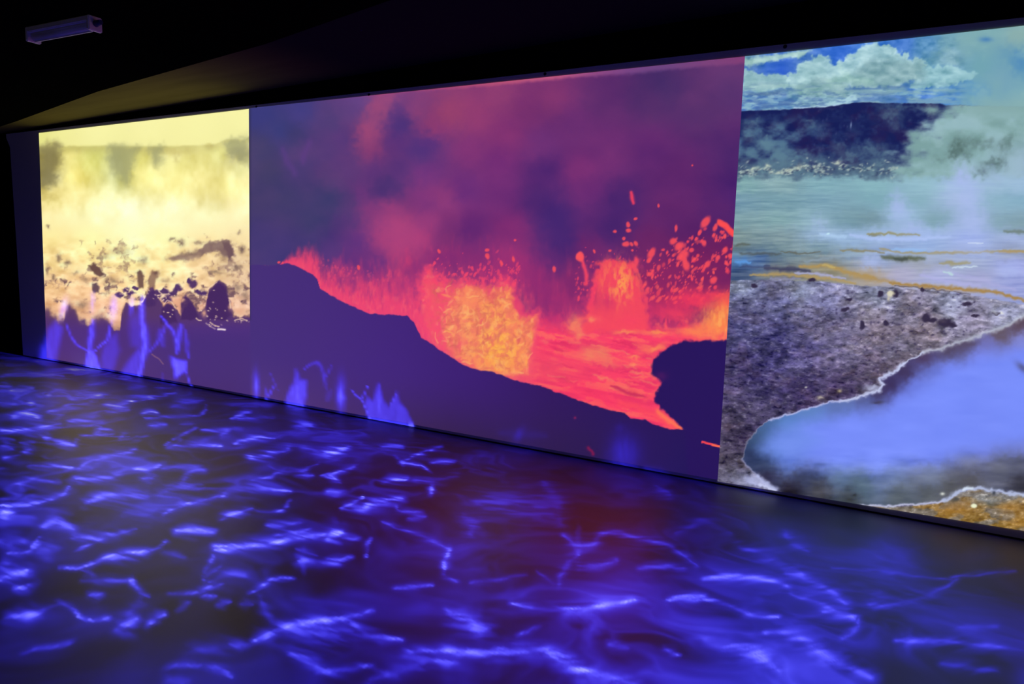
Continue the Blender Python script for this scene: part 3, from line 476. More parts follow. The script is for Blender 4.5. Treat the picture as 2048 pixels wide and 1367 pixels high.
    p2.field([(1480,370,128,168,172),(1560,370,140,172,178),(1650,370,132,174,186),(1750,370,138,182,192),(1850,370,150,190,205),(1920,370,168,192,232),(1980,370,155,188,210),(2040,370,160,190,220),
        (1480,405,112,148,170),(1560,400,120,158,172),(1650,400,122,160,180),(1750,400,125,168,182),(1830,400,138,178,192),(1920,400,172,190,232),(1990,400,140,178,198),(2040,400,132,172,195),
        (1480,440,128,160,168),(1560,440,128,165,170),(1630,440,142,178,192),(1700,440,112,148,162),(1740,440,112,142,150),(1800,430,160,192,225),(1870,440,125,162,172),(1940,440,165,185,225),(2000,440,132,165,180),(2040,450,125,155,165),
        (1480,475,128,150,150),(1560,475,132,155,160),(1640,470,165,192,228),(1700,475,160,190,230),(1760,470,170,195,240),(1850,470,168,190,240),(1940,475,160,178,240),(2030,475,165,180,228),
        (1480,500,110,125,125),(1560,500,112,138,145),(1640,495,120,150,162),(1700,505,140,165,190),(1780,495,150,172,215),(1850,498,150,178,228),(1940,505,165,180,222),(2030,505,150,160,185),
        (1485,520,90,140,205),(1520,520,70,100,160),(1560,525,100,120,135),(1650,525,125,135,140),(1750,525,155,175,222),(1850,525,158,160,165),(1930,530,158,170,200),(2030,530,165,172,235),
        (1480,545,68,82,115),(1560,540,128,118,105),(1650,540,150,138,105),(1740,545,172,148,115),(1800,550,175,172,205),(1880,550,172,178,225),(1950,560,168,170,210),(2030,570,150,158,215)], 3.6, .5)
    c0 = p2.c; w1 = fbm(u / 60, v / 4.0, 4, 121) - .5; w2 = fbm(u / 22, v / 2.2, 3, 123) - .5
    c0 = c0 + ((w1 * 40 + w2 * 26) * (.35 + .65 * sstep(1760, 1560, u)) + w1 * 25 * sstep(455, 500, v))[:, None] * np.array([1, .95, .75])
    p.c = p.c * (1 - pl[:, None]) + c0 * pl[:, None]
    for q, w, c, a in [([(1735,468),(1760,466),(1800,468),(1840,470)], 3, (150,145,105), .9), ([(1740,470),(1760,470)], 3, (112,110,80), .6), ([(1760,497),(1790,503),(1860,506),(1950,504),(2048,500)], 3, (165,150,105), .8), ([(1560,503),(1600,506),(1640,504)], 2, (100,100,90), .8), ([(1680,500),(1740,502),(1770,504)], 2.5, (140,130,95), .8),
        ([(1762,513),(1785,516),(1812,517),(1850,515)], 6, (92,98,78), .9), ([(1790,517),(1815,518)], 4, (62,70,70), .6), ([(1480,506),(1560,508)], 3, (85,90,90), .7), ([(1470,491),(1500,487)], 3, (90,95,85), .7),
        ([(1530,536),(1580,538),(1620,542)], 5, (60,60,92), .8), ([(1600,532),(1660,532),(1700,545),(1750,556)], 5, (176,146,88), .95), ([(1645,530),(1670,534)], 3, (196,176,110), .8), ([(1500,550),(1560,548),(1600,552),(1660,556),(1710,566)], 4, (178,152,98), .9), ([(1590,546),(1640,548),(1690,556)], 3, (176,178,225), .8), ([(1540,556),(1600,558)], 3, (150,150,195), .6),
        ([(1700,550),(1760,560),(1800,566)], 5, (176,146,92), .7), ([(1780,566),(1830,570),(1900,576),(1990,584),(2048,600)], 4.5, (168,132,72), .95), ([(1790,571),(1860,577),(1940,588)], 1.6, (86,72,70), .7), ([(1880,525),(1920,527),(1940,524)], 4, (160,150,105), .8), ([(1900,545),(1960,560),(2030,580)], 5, (176,176,225), .6), ([(1840,548),(1880,560),(1960,572)], 4, (178,178,230), .7), ([(2000,505),(2048,502)], 3, (178,150,95), .8),
        ([(2010,462),(2048,464)], 4, (110,125,118), .8), ([(1890,543),(1906,548)], 3, (190,222,225), .9), ([(1905,535),(1955,533)], 2, (205,222,240), .9), ([(1935,487),(1965,487)], 1.4, (225,238,250), .9), ([(1785,498),(1850,500)], 3.5, (150,188,240), .8), ([(1610,522),(1700,512)], 3, (150,170,190), .5), ([(1470,524),(1500,524)], 4, (95,155,225), .9), ([(1482,534),(1540,532)], 3, (60,70,110), .7), ([(1700,470),(1740,476),(1830,478),(1900,474)], 5, (178,198,248), .7), ([(1640,468),(1690,474)], 5, (175,205,240), .8), ([(1654,468),(1658,466)], 2.5, (200,238,250), .9)]:
        p.stroke(q, w, c, a, 7, .4)
    p.blob(1560,575,1,1,(0,0,0),0)
    for (x, y, a_, b_, al) in [(1925,350,20,26,.75),(1940,400,26,50,.6),(1950,450,30,30,.6),(1800,420,20,30,.7),(1825,455,22,14,.65),(1790,400,14,20,.35),(1640,445,16,18,.4),(1740,530,26,14,.5),(1745,520,14,12,.4),(1860,520,22,16,.3),(1950,500,40,20,.4),(1905,460,26,16,.3),(2020,540,30,20,.5),(1980,350,30,30,.3)]:
        p.blob(x, y, a_, b_, (172, 188, 240), al, warp=24, tex=.2)
    # ---- cracked ground
    gt = np.interp(u, [1440, 1480, 1560, 1640, 1720, 1780, 1860, 1940, 1990, 2060], [562, 560, 560, 562, 571, 574, 580, 590, 598, 612]) + p.wy * 4
    shore = [(2070,612),(2062,628),(2048,632),(2030,642),(2004,655),(1975,664),(1945,675),(1920,684),(1900,690),(1884,698),(1871,700),(1846,706),(1824,716),(1808,726),(1797,737),(1776,748),(1757,759),(1768,768),(1760,778),(1736,788),(1710,796),(1682,801),(1656,805),(1628,812),(1602,820),(1570,830),(1538,840),(1520,852),(1508,866),(1497,880),(1491,896),(1486,916),(1498,936),(1514,953),(1530,966),(1550,980),(1600,1000)]
    base = Painter(u, v)
    base.field([(1480,580,122,130,155),(1600,580,132,138,165),(1750,590,140,145,172),(1900,605,135,138,165),(2010,620,148,150,180),(1480,610,85,82,120),(1560,610,95,95,135),(1640,610,138,138,180),(1740,620,145,140,165),(1850,630,140,132,155),(1950,640,132,125,150),
        (1480,660,72,70,115),(1550,660,78,74,120),(1640,650,115,108,140),(1750,660,128,118,140),(1850,670,120,110,125),(1480,720,74,66,108),(1550,720,76,70,118),(1620,710,86,80,125),(1700,700,105,98,130),(1780,700,112,105,130),(1460,780,80,70,105),(1520,770,68,60,102),(1600,780,66,55,92),(1680,770,70,58,88),(1740,740,85,74,98),
        (1450,850,78,68,92),(1500,830,70,62,92),(1450,920,76,68,85),(1480,880,62,52,78),(1450,955,90,86,108),(1500,960,100,98,125)], 3)
    n1 = fbm(u / 9 + p.wy, v / 4.2 + v * 0 - u / 40, 4, 131, .62); n2 = fbm(u / 15, v / 8, 4, 133, .6); n3 = fbm(u / 60 + v / 50, v / 30, 3, 135)
    bc = base.c * (1 + (n2 - .5)[:, None] * .9) + ((n1 - .5) * 48 + (n3 - .5) * 42)[:, None]
    n4 = fbm(u / 24 + v / 60, v / 10, 5, 134, .6) - .5; bc = bc * (1 + n4[:, None] * .55); bc = bc + (np.clip(n1 - .62, 0, 1) * 150)[:, None] - (np.clip(.36 - n1, 0, 1) * 150)[:, None]
    warm = sstep(.52, .66, fbm(u / 30, v / 18, 3, 137))[:, None]; bc = bc + warm * np.array([4, 1, -4])
    gm = sstep(-1.5, 1.5, v - gt)[:, None]; p.c = p.c * (1 - gm) + np.clip(bc, 22, 225) * gm
    for _ in range(240):
        x = 1470 + g.rand() * 480; y = 580 + g.rand() * 200
        p.blob(x, y, 1.5 + 4 * g.rand() ** 2, 1 + 2 * g.rand(), (52, 44, 78), .4 + .4 * g.rand(), -10 + 20 * g.randn(), warp=4)
    for (x, y, a_, b_) in [(1508,571,7,5),(1761,587,7,7),(1791,588,6,7),(1845,578,4,4),(1853,634,10,9),(1866,640,9,5),(1890,646,15,9),(1906,650,8,5),(1772,645,5,4),(1950,632,8,3),(1690,618,8,4),(1625,559,8,3),(1724,650,5,9),(1698,598,6,3),(1992,627,8,3),(1934,607,10,4)]:
        p.blob(x, y, a_, b_, (52, 42, 66), .95, warp=7, edge=.4)
    p.blob(1782, 588, 7, 6, (225, 218, 190), .9, -20, warp=7, edge=.5); p.blob(1777, 597, 3, 5, (210, 200, 175), .8); p.blob(1886, 642, 8, 4, (84, 72, 92), .7); p.blob(1990, 625, 8, 4, (200, 205, 215), .7, 20, warp=5)
    # ---- pool
    water = shore + [(1700,1010),(1770,1012),(1837,1008),(1888,1002),(1915,987),(1938,978),(1989,981),(2075,990)]
    P = np.array(water, float); wm = polymask(u + p.wx * 6, v + p.wy * 6, P, 1.6)
    w = Painter(u, v)
    w.field([(2040,650,92,72,85),(2000,665,100,85,95),(2045,680,135,140,215),(1980,690,115,115,185),(1930,690,85,72,95),(1900,705,80,68,90),(1960,720,120,130,230),(2040,720,125,135,240),(1850,715,74,55,82),(1860,740,98,108,190),(1900,740,115,128,235),(1810,745,62,48,80),(1830,770,105,118,215),(1780,775,58,44,78),(1760,790,62,52,85),(1740,810,85,95,150),(1800,800,115,130,235),(1680,815,92,112,170),(1620,830,95,130,190),(1580,850,90,130,195),(1545,870,70,100,150),
        (1700,850,120,142,248),(1620,870,122,150,252),(1900,800,122,140,250),(2040,800,125,140,250),(1800,860,124,146,252),(1900,860,124,142,252),(2040,850,120,135,240),(1560,890,92,135,205),(1520,890,62,85,120),(1505,910,50,58,95),(1530,930,60,72,108),(1580,925,95,120,200),(1680,910,120,145,245),(1760,920,118,140,235),(1860,900,122,138,240),(1960,890,118,128,215),(2040,890,110,118,185),
        (1530,950,44,36,62),(1600,950,58,62,92),(1580,980,46,38,55),(1640,985,62,60,72),(1680,950,98,120,155),(1720,970,92,112,132),(1700,995,76,80,92),(1780,950,105,122,165),(1860,950,102,112,140),(1800,990,84,92,102),(1860,985,88,92,98),(1940,930,108,112,140),(2000,940,96,98,115),(2040,930,90,92,112),(1940,960,78,76,80),(2040,970,62,60,72),(1900,975,80,80,84)], 3.4)
    w.poly([(1528,895),(1556,866),(1620,842),(1700,830),(1760,812),(1815,786),(1850,760),(1900,728),(1980,705),(2100,690),(2100,880),(1980,900),(1860,925),(1740,934),(1640,932),(1565,918)], (122, 143, 251), .95, 30, 7); w.poly([(1522,898),(1545,872),(1600,850),(1640,880),(1600,915),(1550,915)], (108, 142, 222), .5, 26, 6)
    wn = fbm(u / 60, v / 16, 4, 141) - .5; wc = w.c + (wn * 46 * sstep(880, 950, v) + wn * 10)[:, None]
    p.c = p.c * (1 - wm[:, None]) + np.clip(wc, 0, 255) * wm[:, None]
    q = Painter(u, v); q.c = p.c; p = q
    # white crust along the shore
    for seg, wd, c, a in [(shore[1:12], 4.5, (190,195,212), .75), (shore[11:15], 2, (190,195,225), .95), (shore[13:22], 3.6, (196,202,238), .95), (shore[21:27], 2.2, (180,184,230), .9), (shore[26:29], 1.2, (140,140,170), .7), (shore[28:32], 1.6, (130,132,158), .6), (shore[31:34], 2.4, (140,142,180), .8), (shore[33:36], 6, (190,196,240), .85)]:
        p.stroke(seg, wd, c, a, 9)
    p.blob(1744, 775, 20, 8, (196, 202, 236), .8, -10, warp=12); p.blob(1506, 962, 26, 10, (192, 198, 244), .85, 28, warp=14); p.blob(1478, 962, 22, 8, (150, 152, 185), .6, 15, warp=14, tex=.6); p.stroke([(1520,970),(1532,974),(1548,982)], 3, (205,210,248), .9, 8)
    p.blob(1640, 795, 8, 4, (205, 195, 170), .7, warp=6); p.blob(1679, 781, 5, 4, (205, 190, 150), .8, warp=4); p.blob(1692, 783, 6, 5, (60, 50, 65), .8, warp=4); p.blob(1612, 774, 3, 2, (235, 235, 220), .8); p.blob(1755, 804, 14, 4, (66, 60, 80), .8, warp=5); p.blob(1540, 838, 1, 1, (0, 0, 0), 0)
    p.blob(1710, 990, 5, 4, (50, 52, 62), .9, warp=5); p.blob(1700, 999, 8, 3, (55, 55, 62), .7, warp=5); p.stroke([(1584,989),(1598,993)], 1.4, (220,225,245), .9); p.blob(2040, 955, 14, 6, (56, 54, 64), .7); p.blob(1700, 910, 1, 1, (0, 0, 0), 0); p.blob(1640, 928, 14, 3, (80, 95, 150), .5); p.blob(2045, 735, 18, 8, (72, 66, 90), .6, 40)
    # near bank
    bx = [1600, 1696, 1740, 1770, 1837, 1870, 1888, 1902, 1915, 1938, 1960, 1989, 2020, 2060]; by = [1030, 1012, 1011, 1013, 1009, 1006, 1002, 995, 986, 978, 977, 981, 986, 988]
    bl = np.interp(u, bx, by) + p.wy * 5; bm = sstep(-1, 2, v - bl)
    m1 = fbm(u / 9, v / 5, 4, 151, .62); m2 = fbm(u / 26, v / 12, 3, 153)
    bcx = np.tile(np.array([122., 112, 104]), (len(u), 1)); bcx = bcx * (1 - sstep(.42, .62, m2)[:, None] * .8) + np.array([152, 116, 62.]) * sstep(.42, .62, m2)[:, None] * .8
    gr = np.exp(-(((u - 1985) / 55) ** 2 + ((v - 998) / 12) ** 2))[:, None]; bcx = bcx * (1 - gr * .8) + np.array([140, 144, 150.]) * gr * .8
    bcx = bcx + ((m1 - .5) * 120)[:, None] + (np.clip(m1 - .66, 0, 1) * 220)[:, None]
    for (x, y) in [(1925,1012),(2020,1015),(2040,1045),(1900,1020)]:
        oo = np.exp(-(((u - x) / 26) ** 2 + ((v - y) / 14) ** 2))[:, None] * .55; bcx = bcx * (1 - oo) + np.array([168, 118, 52.]) * oo
    p.c = p.c * (1 - bm[:, None]) + np.clip(bcx, 20, 225) * bm[:, None]
    p.stroke([(1696,1011),(1740,1010),(1770,1012),(1837,1008),(1870,1004),(1888,1001)], 2.4, (190, 192, 222), .95, 6); p.stroke([(1888,1000),(1905,990),(1920,982),(1940,977),(1962,976),(1990,981),(2020,986),(2060,988)], 4, (180, 190, 225), .95, 9)
    p.stroke([(1928,979),(1938,975),(1945,975)], 3, (215, 228, 245), .9, 6)
    p.blob(1885, 987, 5, 3.4, (218, 222, 215), .95); p.blob(1948, 1011, 6, 4.2, (236, 240, 205), 1, edge=.4); p.blob(1988, 985, 4, 5, (50, 55, 70), .8); p.blob(1912, 998, 9, 4, (70, 75, 80), .7, -20); p.blob(1980, 1008, 12, 5, (75, 75, 62), .5, warp=6)
    return np.clip(p.c, 0, 255)

# ---------------------------------------------------------------- pattern of the floor projector (flame-like blue wisps)
def crop_pts(o, s, pts): return [(o[0] + x / s, o[1] + y / s) for x, y in pts]
_A = ((0, 700), 2.926); _B = ((0, 1000), 2.926); _C = ((650, 850), 2.644); _D = ((1300, 950), 2.738)
WISPS = {
 0: [([(60,235),(130,228),(190,218)],8,.8),([(165,312),(192,308)],10,.7),([(280,265),(330,240),(410,265)],8,.6),([(400,280),(490,282),(600,260)],8,.75),([(620,312),(700,318),(770,300)],13,1.0),([(770,300),(860,280),(1030,250)],6,.7),
     ([(70,390),(150,370),(230,395)],15,.95),([(280,355),(370,335),(420,320)],4,.45),([(830,370),(880,358),(920,368)],8,.95),([(850,400),(1000,390),(1150,385),(1200,350),(1210,320)],6,.5),([(1000,330),(1080,310),(1180,300)],14,.35),([(400,420),(500,405),(600,410)],15,.55),
     ([(0,470),(110,465),(250,450),(350,430)],12,.85),([(262,510),(295,508)],11,.7),([(470,500),(560,495),(670,487)],7,.6),([(330,540),(430,552),(450,535)],12,.85),([(0,570),(60,575)],22,.9),([(140,600),(190,580)],16,.6),([(960,560),(1020,520),(1100,480),(1160,450)],5,.5),
     ([(980,565),(1100,555),(1300,560)],10,.85),([(1180,470),(1350,465)],7,.5),([(1360,405),(1420,370),(1470,360)],9,.65),([(1400,400),(1600,395)],9,.5),([(1380,545),(1450,520),(1590,510)],12,.9),([(1460,622),(1550,620),(1690,575)],15,.85),([(1450,620),(1480,628)],12,.7),([(1740,440),(1820,435)],22,.6),
     ([(1770,570),(1900,600),(2040,570)],10,.6),([(1900,590),(1960,600)],18,.5),([(460,690),(550,640),(720,600),(790,580)],13,.6),([(180,680),(300,680),(430,685)],11,.85),([(440,745),(560,745),(700,730)],17,.7),([(60,790),(180,770),(340,760)],18,.6),([(780,700),(880,690),(930,670)],9,.95),([(840,752),(890,750)],20,.75),
     ([(1060,770),(1130,700),(1200,700)],14,.5),([(1450,765),(1580,745),(1640,710),(1780,700),(1870,660)],8,.65),([(1880,735),(1930,730),(2000,775)],5,.8),([(1730,730),(1830,730)],9,.5),([(0,910),(140,905),(250,880),(360,850),(410,790)],12,.9),([(0,950),(60,950)],30,.95),([(500,890),(620,850),(760,850),(860,860)],24,.8),
     ([(950,960),(1080,900),(1200,880),(1320,850)],10,.9),([(1320,830),(1450,800),(1600,810)],26,.6),([(1600,815),(1700,825)],10,.85),([(930,830),(1050,800),(1180,790)],18,.5),([(1280,985),(1370,955),(1470,930)],13,.95),([(1500,940),(1640,940),(1700,885)],8,.75),([(1920,830),(2020,815)],14,.6),([(2000,920),(2048,905)],8,1),
     ([(250,1040),(330,1000),(430,1040)],24,.65),([(430,1090),(600,1090),(780,1045)],16,.75),([(1030,1060),(1130,1050),(1250,1060)],17,.9),([(1570,1020),(1640,1025),(1760,1000)],14,.75),([(1600,1080),(1750,1060),(1820,1040)],12,.65),([(1930,1080),(2000,1070)],26,.9),([(1250,1140),(1500,1140),(1700,1100),(1900,1085)],14,.8),
     ([(0,1110),(150,1120)],26,.7),([(180,1170),(240,1090)],7,.7),([(0,150),(180,140),(370,150)],7,.35),([(0,210),(60,215)],10,.6),([(0,310),(100,320)],10,.55),([(390,112),(490,115)],8,.8),([(500,112),(590,118)],10,.5),([(700,155),(770,155)],7,.8),([(750,215),(850,215)],7,.5),([(900,222),(1000,225)],6,.4),([(220,62),(330,68)],10,.5),([(1690,338),(1770,340)],14,.5),
     ([(480,215),(620,190)],10,.35),([(620,360),(750,350)],8,.35),([(870,440),(970,435)],9,.5),([(1060,430),(1140,430)],8,.45),([(560,465),(650,462)],9,.5),([(700,520),(740,480)],10,.35),([(1300,500),(1330,470)],14,.4),([(20,630),(120,610)],8,.6),([(120,540),(200,535)],10,.5),([(950,690),(1190,670)],12,.35),([(720,960),(900,940)],40,.3)],
 1: [([(50,310),(150,310),(240,250)],9,.75),([(220,300),(330,290)],26,.65),([(430,300),(600,220)],6,.6),([(350,395),(480,390),(560,360),(700,310),(900,290),(980,240)],10,.9),([(640,345),(760,330),(880,300)],18,.6),([(950,300),(1080,335)],13,.55),([(480,395),(560,450)],9,.4),([(0,380),(60,375)],20,.6),([(0,460),(80,440),(170,410)],28,.9),
     ([(80,520),(140,515),(220,490)],13,.95),([(480,470),(600,475),(740,465)],14,.55),([(755,462),(780,468)],15,1.1),([(770,470),(810,530),(870,560)],11,.55),([(520,550),(600,545)],17,.6),([(830,560),(800,610),(760,660)],24,.35),([(980,550),(1100,545),(1220,510),(1300,490)],9,.6),([(1250,290),(1340,285),(1500,260),(1640,240),(1720,205),(1900,205)],14,.8),([(1260,290),(1330,290)],22,.7),
     ([(1260,310),(1220,390),(1190,450)],9,.5),([(1190,470),(1240,420),(1290,380)],8,.5),([(1230,480),(1330,440),(1440,440)],26,.45),([(1450,540),(1550,490),(1600,465),(1720,455)],9,.8),([(1180,560),(1260,555)],11,.5),([(1270,615),(1340,590)],12,.7),([(1400,610),(1470,605)],13,.45),([(1520,560),(1580,680),(1590,720)],20,.3),([(1740,330),(1820,350),(1900,365),(1990,370)],13,.6),
     ([(1760,350),(1800,350)],26,.9),([(1740,285),(1850,320)],7,.45),([(340,605),(420,630),(480,690),(570,700)],11,.85),([(340,605),(260,640),(150,690)],14,.5),([(40,690),(150,670),(260,640)],22,.85),([(110,900),(200,870),(330,850),(440,810)],10,.42),([(680,760),(730,740),(800,700)],25,.85),([(860,740),(900,690),(960,665)],15,.8),([(1040,640),(1100,600)],11,.55),([(580,700),(650,690)],10,.6),
     ([(1480,825),(1560,790),(1650,740),(1850,710),(2048,680)],17,.85),([(1600,780),(1900,770),(2048,760)],60,.5),([(1220,980),(1300,1000),(1360,1040)],17,.6),([(950,990),(1050,965),(1200,970)],13,.45),([(1700,900),(1800,940),(1900,1000)],22,.65),([(1000,1050),(1100,1060)],30,.6),([(1350,840),(1450,850)],15,.4),([(1100,880),(1400,850)],30,.28),([(1850,1010),(2048,985)],16,.6)],
 2: [([(0,140),(60,140),(120,120)],14,.85),([(300,120),(400,115)],14,.5),([(360,160),(410,190),(500,210),(560,250)],6,.75),([(402,190),(428,192)],11,1.1),([(430,180),(560,130),(620,110)],6,.75),([(560,200),(680,190)],9,.6),([(300,295),(360,285),(430,280)],10,.95),([(30,265),(130,225),(170,210)],8,.75),([(0,265),(80,300)],8,.55),([(20,350),(80,345)],16,.65),([(460,290),(600,290),(700,265)],12,.38),
     ([(565,320),(555,365)],9,1),([(90,440),(140,415),(200,380)],7,1.2),([(130,430),(200,440),(260,410),(410,390)],19,.9),([(370,430),(390,455),(520,455)],7,.45),([(440,495),(520,480)],12,.42),([(20,600),(60,570),(90,560)],26,.9),([(100,600),(180,600)],10,.75),([(240,600),(215,640),(215,690)],8,.8),([(0,710),(80,710),(140,695)],11,.85),([(310,510),(420,560),(540,600),(650,650)],9,.5),
     ([(655,650),(640,720),(620,780)],12,.85),([(620,790),(700,830)],14,.5),([(360,860),(460,850),(560,840)],9,.65),([(780,830),(900,820),(1060,790)],12,.38),([(800,400),(1000,420),(1200,470)],50,.3),([(1160,300),(1230,420),(1240,520)],30,.14),([(1260,580),(1340,640),(1420,620),(1500,560),(1620,590),(1850,650),(1960,740)],14,.42),([(1320,650),(1360,650)],38,.4),([(1340,680),(1260,770),(1230,850)],14,.38),
     ([(1120,770),(1200,840)],9,.28),([(1340,750),(1450,745),(1540,715)],13,.5),([(1660,755),(1760,745),(1900,760)],11,.5),([(980,940),(1100,970),(1300,965),(1500,950),(1640,920)],15,.85),([(640,970),(720,1020),(800,1060)],36,.7),([(790,1080),(850,1080)],38,.6),([(0,1040),(120,1020),(250,980)],12,.65),([(140,1050),(250,1110),(400,1130)],15,.75),([(430,1200),(700,1200),(900,1200),(1150,1190),(1300,1230)],22,.8),
     ([(1180,1200),(1300,1280),(1500,1330),(1650,1380)],24,.85),([(0,1290),(120,1290),(260,1260)],13,.65),([(240,1340),(380,1300),(520,1260)],26,.7),([(1020,1110),(1140,1060)],9,.42),([(1500,1160),(1600,1180)],16,.55),([(1820,920),(1983,920)],12,.8),([(600,1240),(700,1240)],40,.5),([(740,480),(790,520),(770,570)],36,.3)],
 3: [([(100,680),(200,670),(300,660)],16,.9),([(300,570),(450,555),(600,560),(760,600)],18,.7),([(750,530),(850,560),(960,620),(1080,700)],20,.5),([(480,390),(600,430),(720,490),(830,540)],24,.4),([(300,680),(450,720),(560,765),(700,770)],14,.7),([(780,650),(900,690),(1020,750),(1130,770)],14,.5),([(940,750),(1060,755),(1120,780)],18,.75),([(1150,780),(1130,840),(1050,890)],14,.45),
     ([(640,860),(800,880),(950,980),(1100,1060),(1220,1110)],34,.6),([(300,900),(450,950),(600,980),(700,1080)],40,.7),([(1000,510),(1200,520),(1400,545),(1650,570)],8,.2),([(1650,560),(1800,540),(2000,520)],8,.22),([(1200,710),(1400,690),(1560,640),(1680,570)],13,.26),([(1200,710),(1260,715)],30,.28),([(1350,900),(1480,905),(1700,920),(2048,960)],15,.42),([(1390,900),(1450,905)],26,.35),
     ([(1680,830),(1900,830)],16,.22),([(740,320),(810,390),(860,410)],22,.25),([(150,320),(280,260),(440,310)],20,.2),([(80,950),(160,980)],14,.75),([(1600,1030),(1900,1080)],20,.25),([(30,60),(100,110)],20,.25),([(1250,640),(1300,700)],30,.12)]}
FLAMES = [  # on the screen above the floor edge: (kind, points or ellipse, width, strength)
 ('p',[(80,722),(112,724),(118,690),(124,655),(112,642),(96,660),(86,690)],8,.42),('e',(92,700,12,20,10),0,.32),('e',(127,617,6,20,12),0,.62),('s',[(133,645),(142,672),(156,690),(172,700),(182,708)],2.6,.5),
 ('e',(185,600,4,22,0),0,.5),('s',[(187,640),(183,665),(180,690),(178,704)],5.5,.75),('p',[(168,736),(174,706),(184,698),(194,715),(202,740)],4,.85),('s',[(190,702),(204,688),(214,680),(219,662),(221,640)],3,.62),
 ('e',(227,615,7,24,2),0,.62),('p',[(202,738),(206,700),(216,676),(232,668),(238,700),(226,745)],9,.32),('e',(263,612,4.5,22,4),0,.6),('e',(285,606,5,20,2),0,.45),('s',[(286,592),(283,625),(287,660),(290,690),(286,715),(280,745),(276,756)],6.5,.85),
 ('p',[(244,748),(252,728),(268,708),(282,690),(276,756),(262,754)],7,.45),('p',[(258,640),(276,620),(290,660),(284,700),(262,690)],10,.25),('s',[(296,704),(312,688),(326,668),(332,648)],4,.42),('s',[(322,632),(334,648),(345,660),(352,682),(356,705)],3.6,.7),
 ('s',[(362,650),(356,680),(354,705)],6,.62),('s',[(370,660),(374,690),(376,715)],4,.38),('p',[(352,757),(345,735),(340,712),(356,718),(374,722),(372,740),(360,750)],5,.85),('s',[(369,738),(376,756),(384,774)],2,.6),('s',[(320,660),(326,690)],7,.3),('s',[(322,765),(327,745)],2,.2),
 ('e',(512,772,6,28,0),0,.75),('s',[(530,800),(539,787),(550,768)],2.6,.5),('s',[(530,770),(536,800)],2.4,.3),('p',[(570,812),(575,788),(588,764),(593,738),(599,758),(612,760),(613,790),(606,816)],6,.62),('s',[(594,770),(598,800),(606,812)],3,.55),
 ('s',[(608,738),(620,729),(636,725),(645,742),(652,778)],3.4,.34),('s',[(662,730),(652,752)],2.4,.3),('e',(638,728,6,5,30),0,.3),('e',(682,790,8,32,0),0,.85),('s',[(703,778),(713,791),(723,796),(731,780),(734,772)],2,.6),('s',[(722,797),(731,815),(740,838)],2.4,.75),
 ('p',[(738,840),(729,806),(735,792),(746,802),(756,766),(765,796),(776,816),(784,800),(794,782),(799,804),(812,818),(828,857),(786,852)],5,.5),('s',[(756,768),(757,800),(760,825)],3,.5),('s',[(778,815),(786,800),(794,784)],1.6,.55),('s',[(745,838),(780,846),(822,854)],4,.4),('e',(821,850,5,9,0),0,1.2),('s',[(540,745),(556,780)],2,.18),('s',[(655,800),(662,780)],6,.14),
 ('e',(1038,868,9,16,35),0,.17),('e',(1248,908,30,38,0),0,.26),('e',(1240,890,12,14,0),0,.12),('e',(1240,856,12,10,0),0,.08),('s',[(1000,865),(1090,870)],10,.04),('s',[(1360,960),(1430,972)],6,.22),('s',[(1492,982),(1535,991)],7,.3),('s',[(1600,1003),(1625,1008)],6,.2),('s',[(1290,935),(1340,955)],10,.12)]
LEVELS = [  # (u, v, base glow, ripple strength)
 (0,720,.01,.15),(60,740,.05,.5),(0,800,.06,.6),(250,780,.05,.5),(400,800,.04,.35),(560,850,.03,.3),(850,880,.03,.25),(1100,940,.02,.1),(1300,980,.05,.1),(1500,1020,.035,.06),(1700,1060,.012,.03),(1900,1090,.006,.01),(2048,1120,.004,.01),(2040,1000,.004,.01),
 (100,880,.07,.75),(300,880,.07,.6),(500,900,.07,.5),(700,920,.07,.4),(100,980,.08,.8),(300,1000,.1,.6),(500,1000,.08,.55),(700,1000,.08,.4),(900,960,.06,.15),(1000,1000,.05,.1),(1200,1000,.03,.05),(1000,1080,.05,.1),(1150,1060,.04,.06),
 (100,1100,.1,.6),(300,1120,.08,.4),(500,1120,.09,.4),(700,1150,.05,.1),(900,1120,.14,.15),(1050,1120,.07,.1),(1150,1130,.08,.1),(1300,1120,.1,.1),(50,1220,.1,.4),(200,1220,.06,.2),(350,1240,.04,.1),(480,1240,.03,.05),(600,1200,.12,.2),(750,1200,.35,.3),(900,1220,.34,.35),(1050,1230,.3,.35),(1200,1200,.34,.3),(1400,1180,.25,.3),
 (1450,1050,.12,.15),(1600,1100,.12,.15),(1750,1130,.14,.1),(1900,1130,.02,.03),(2040,1180,.03,.05),(1600,1180,.16,.3),(1750,1200,.12,.1),(1500,1260,.18,.2),(1650,1260,.22,.3),(1800,1240,.1,.15),(1950,1280,.09,.15),(2040,1340,.12,.15),(1800,1350,.12,.2),(1700,1340,.25,.3),
 (20,1330,.06,.05),(150,1300,.05,.05),(300,1350,.1,.1),(450,1320,.14,.15),(600,1300,.18,.25),(720,1330,.16,.25),(600,1367,.2,.3),(800,1300,.35,.4),(1000,1300,.32,.35),(1200,1350,.28,.3),(1400,1350,.35,.35),(1550,1360,.3,.3),(1400,1280,.28,.3)]
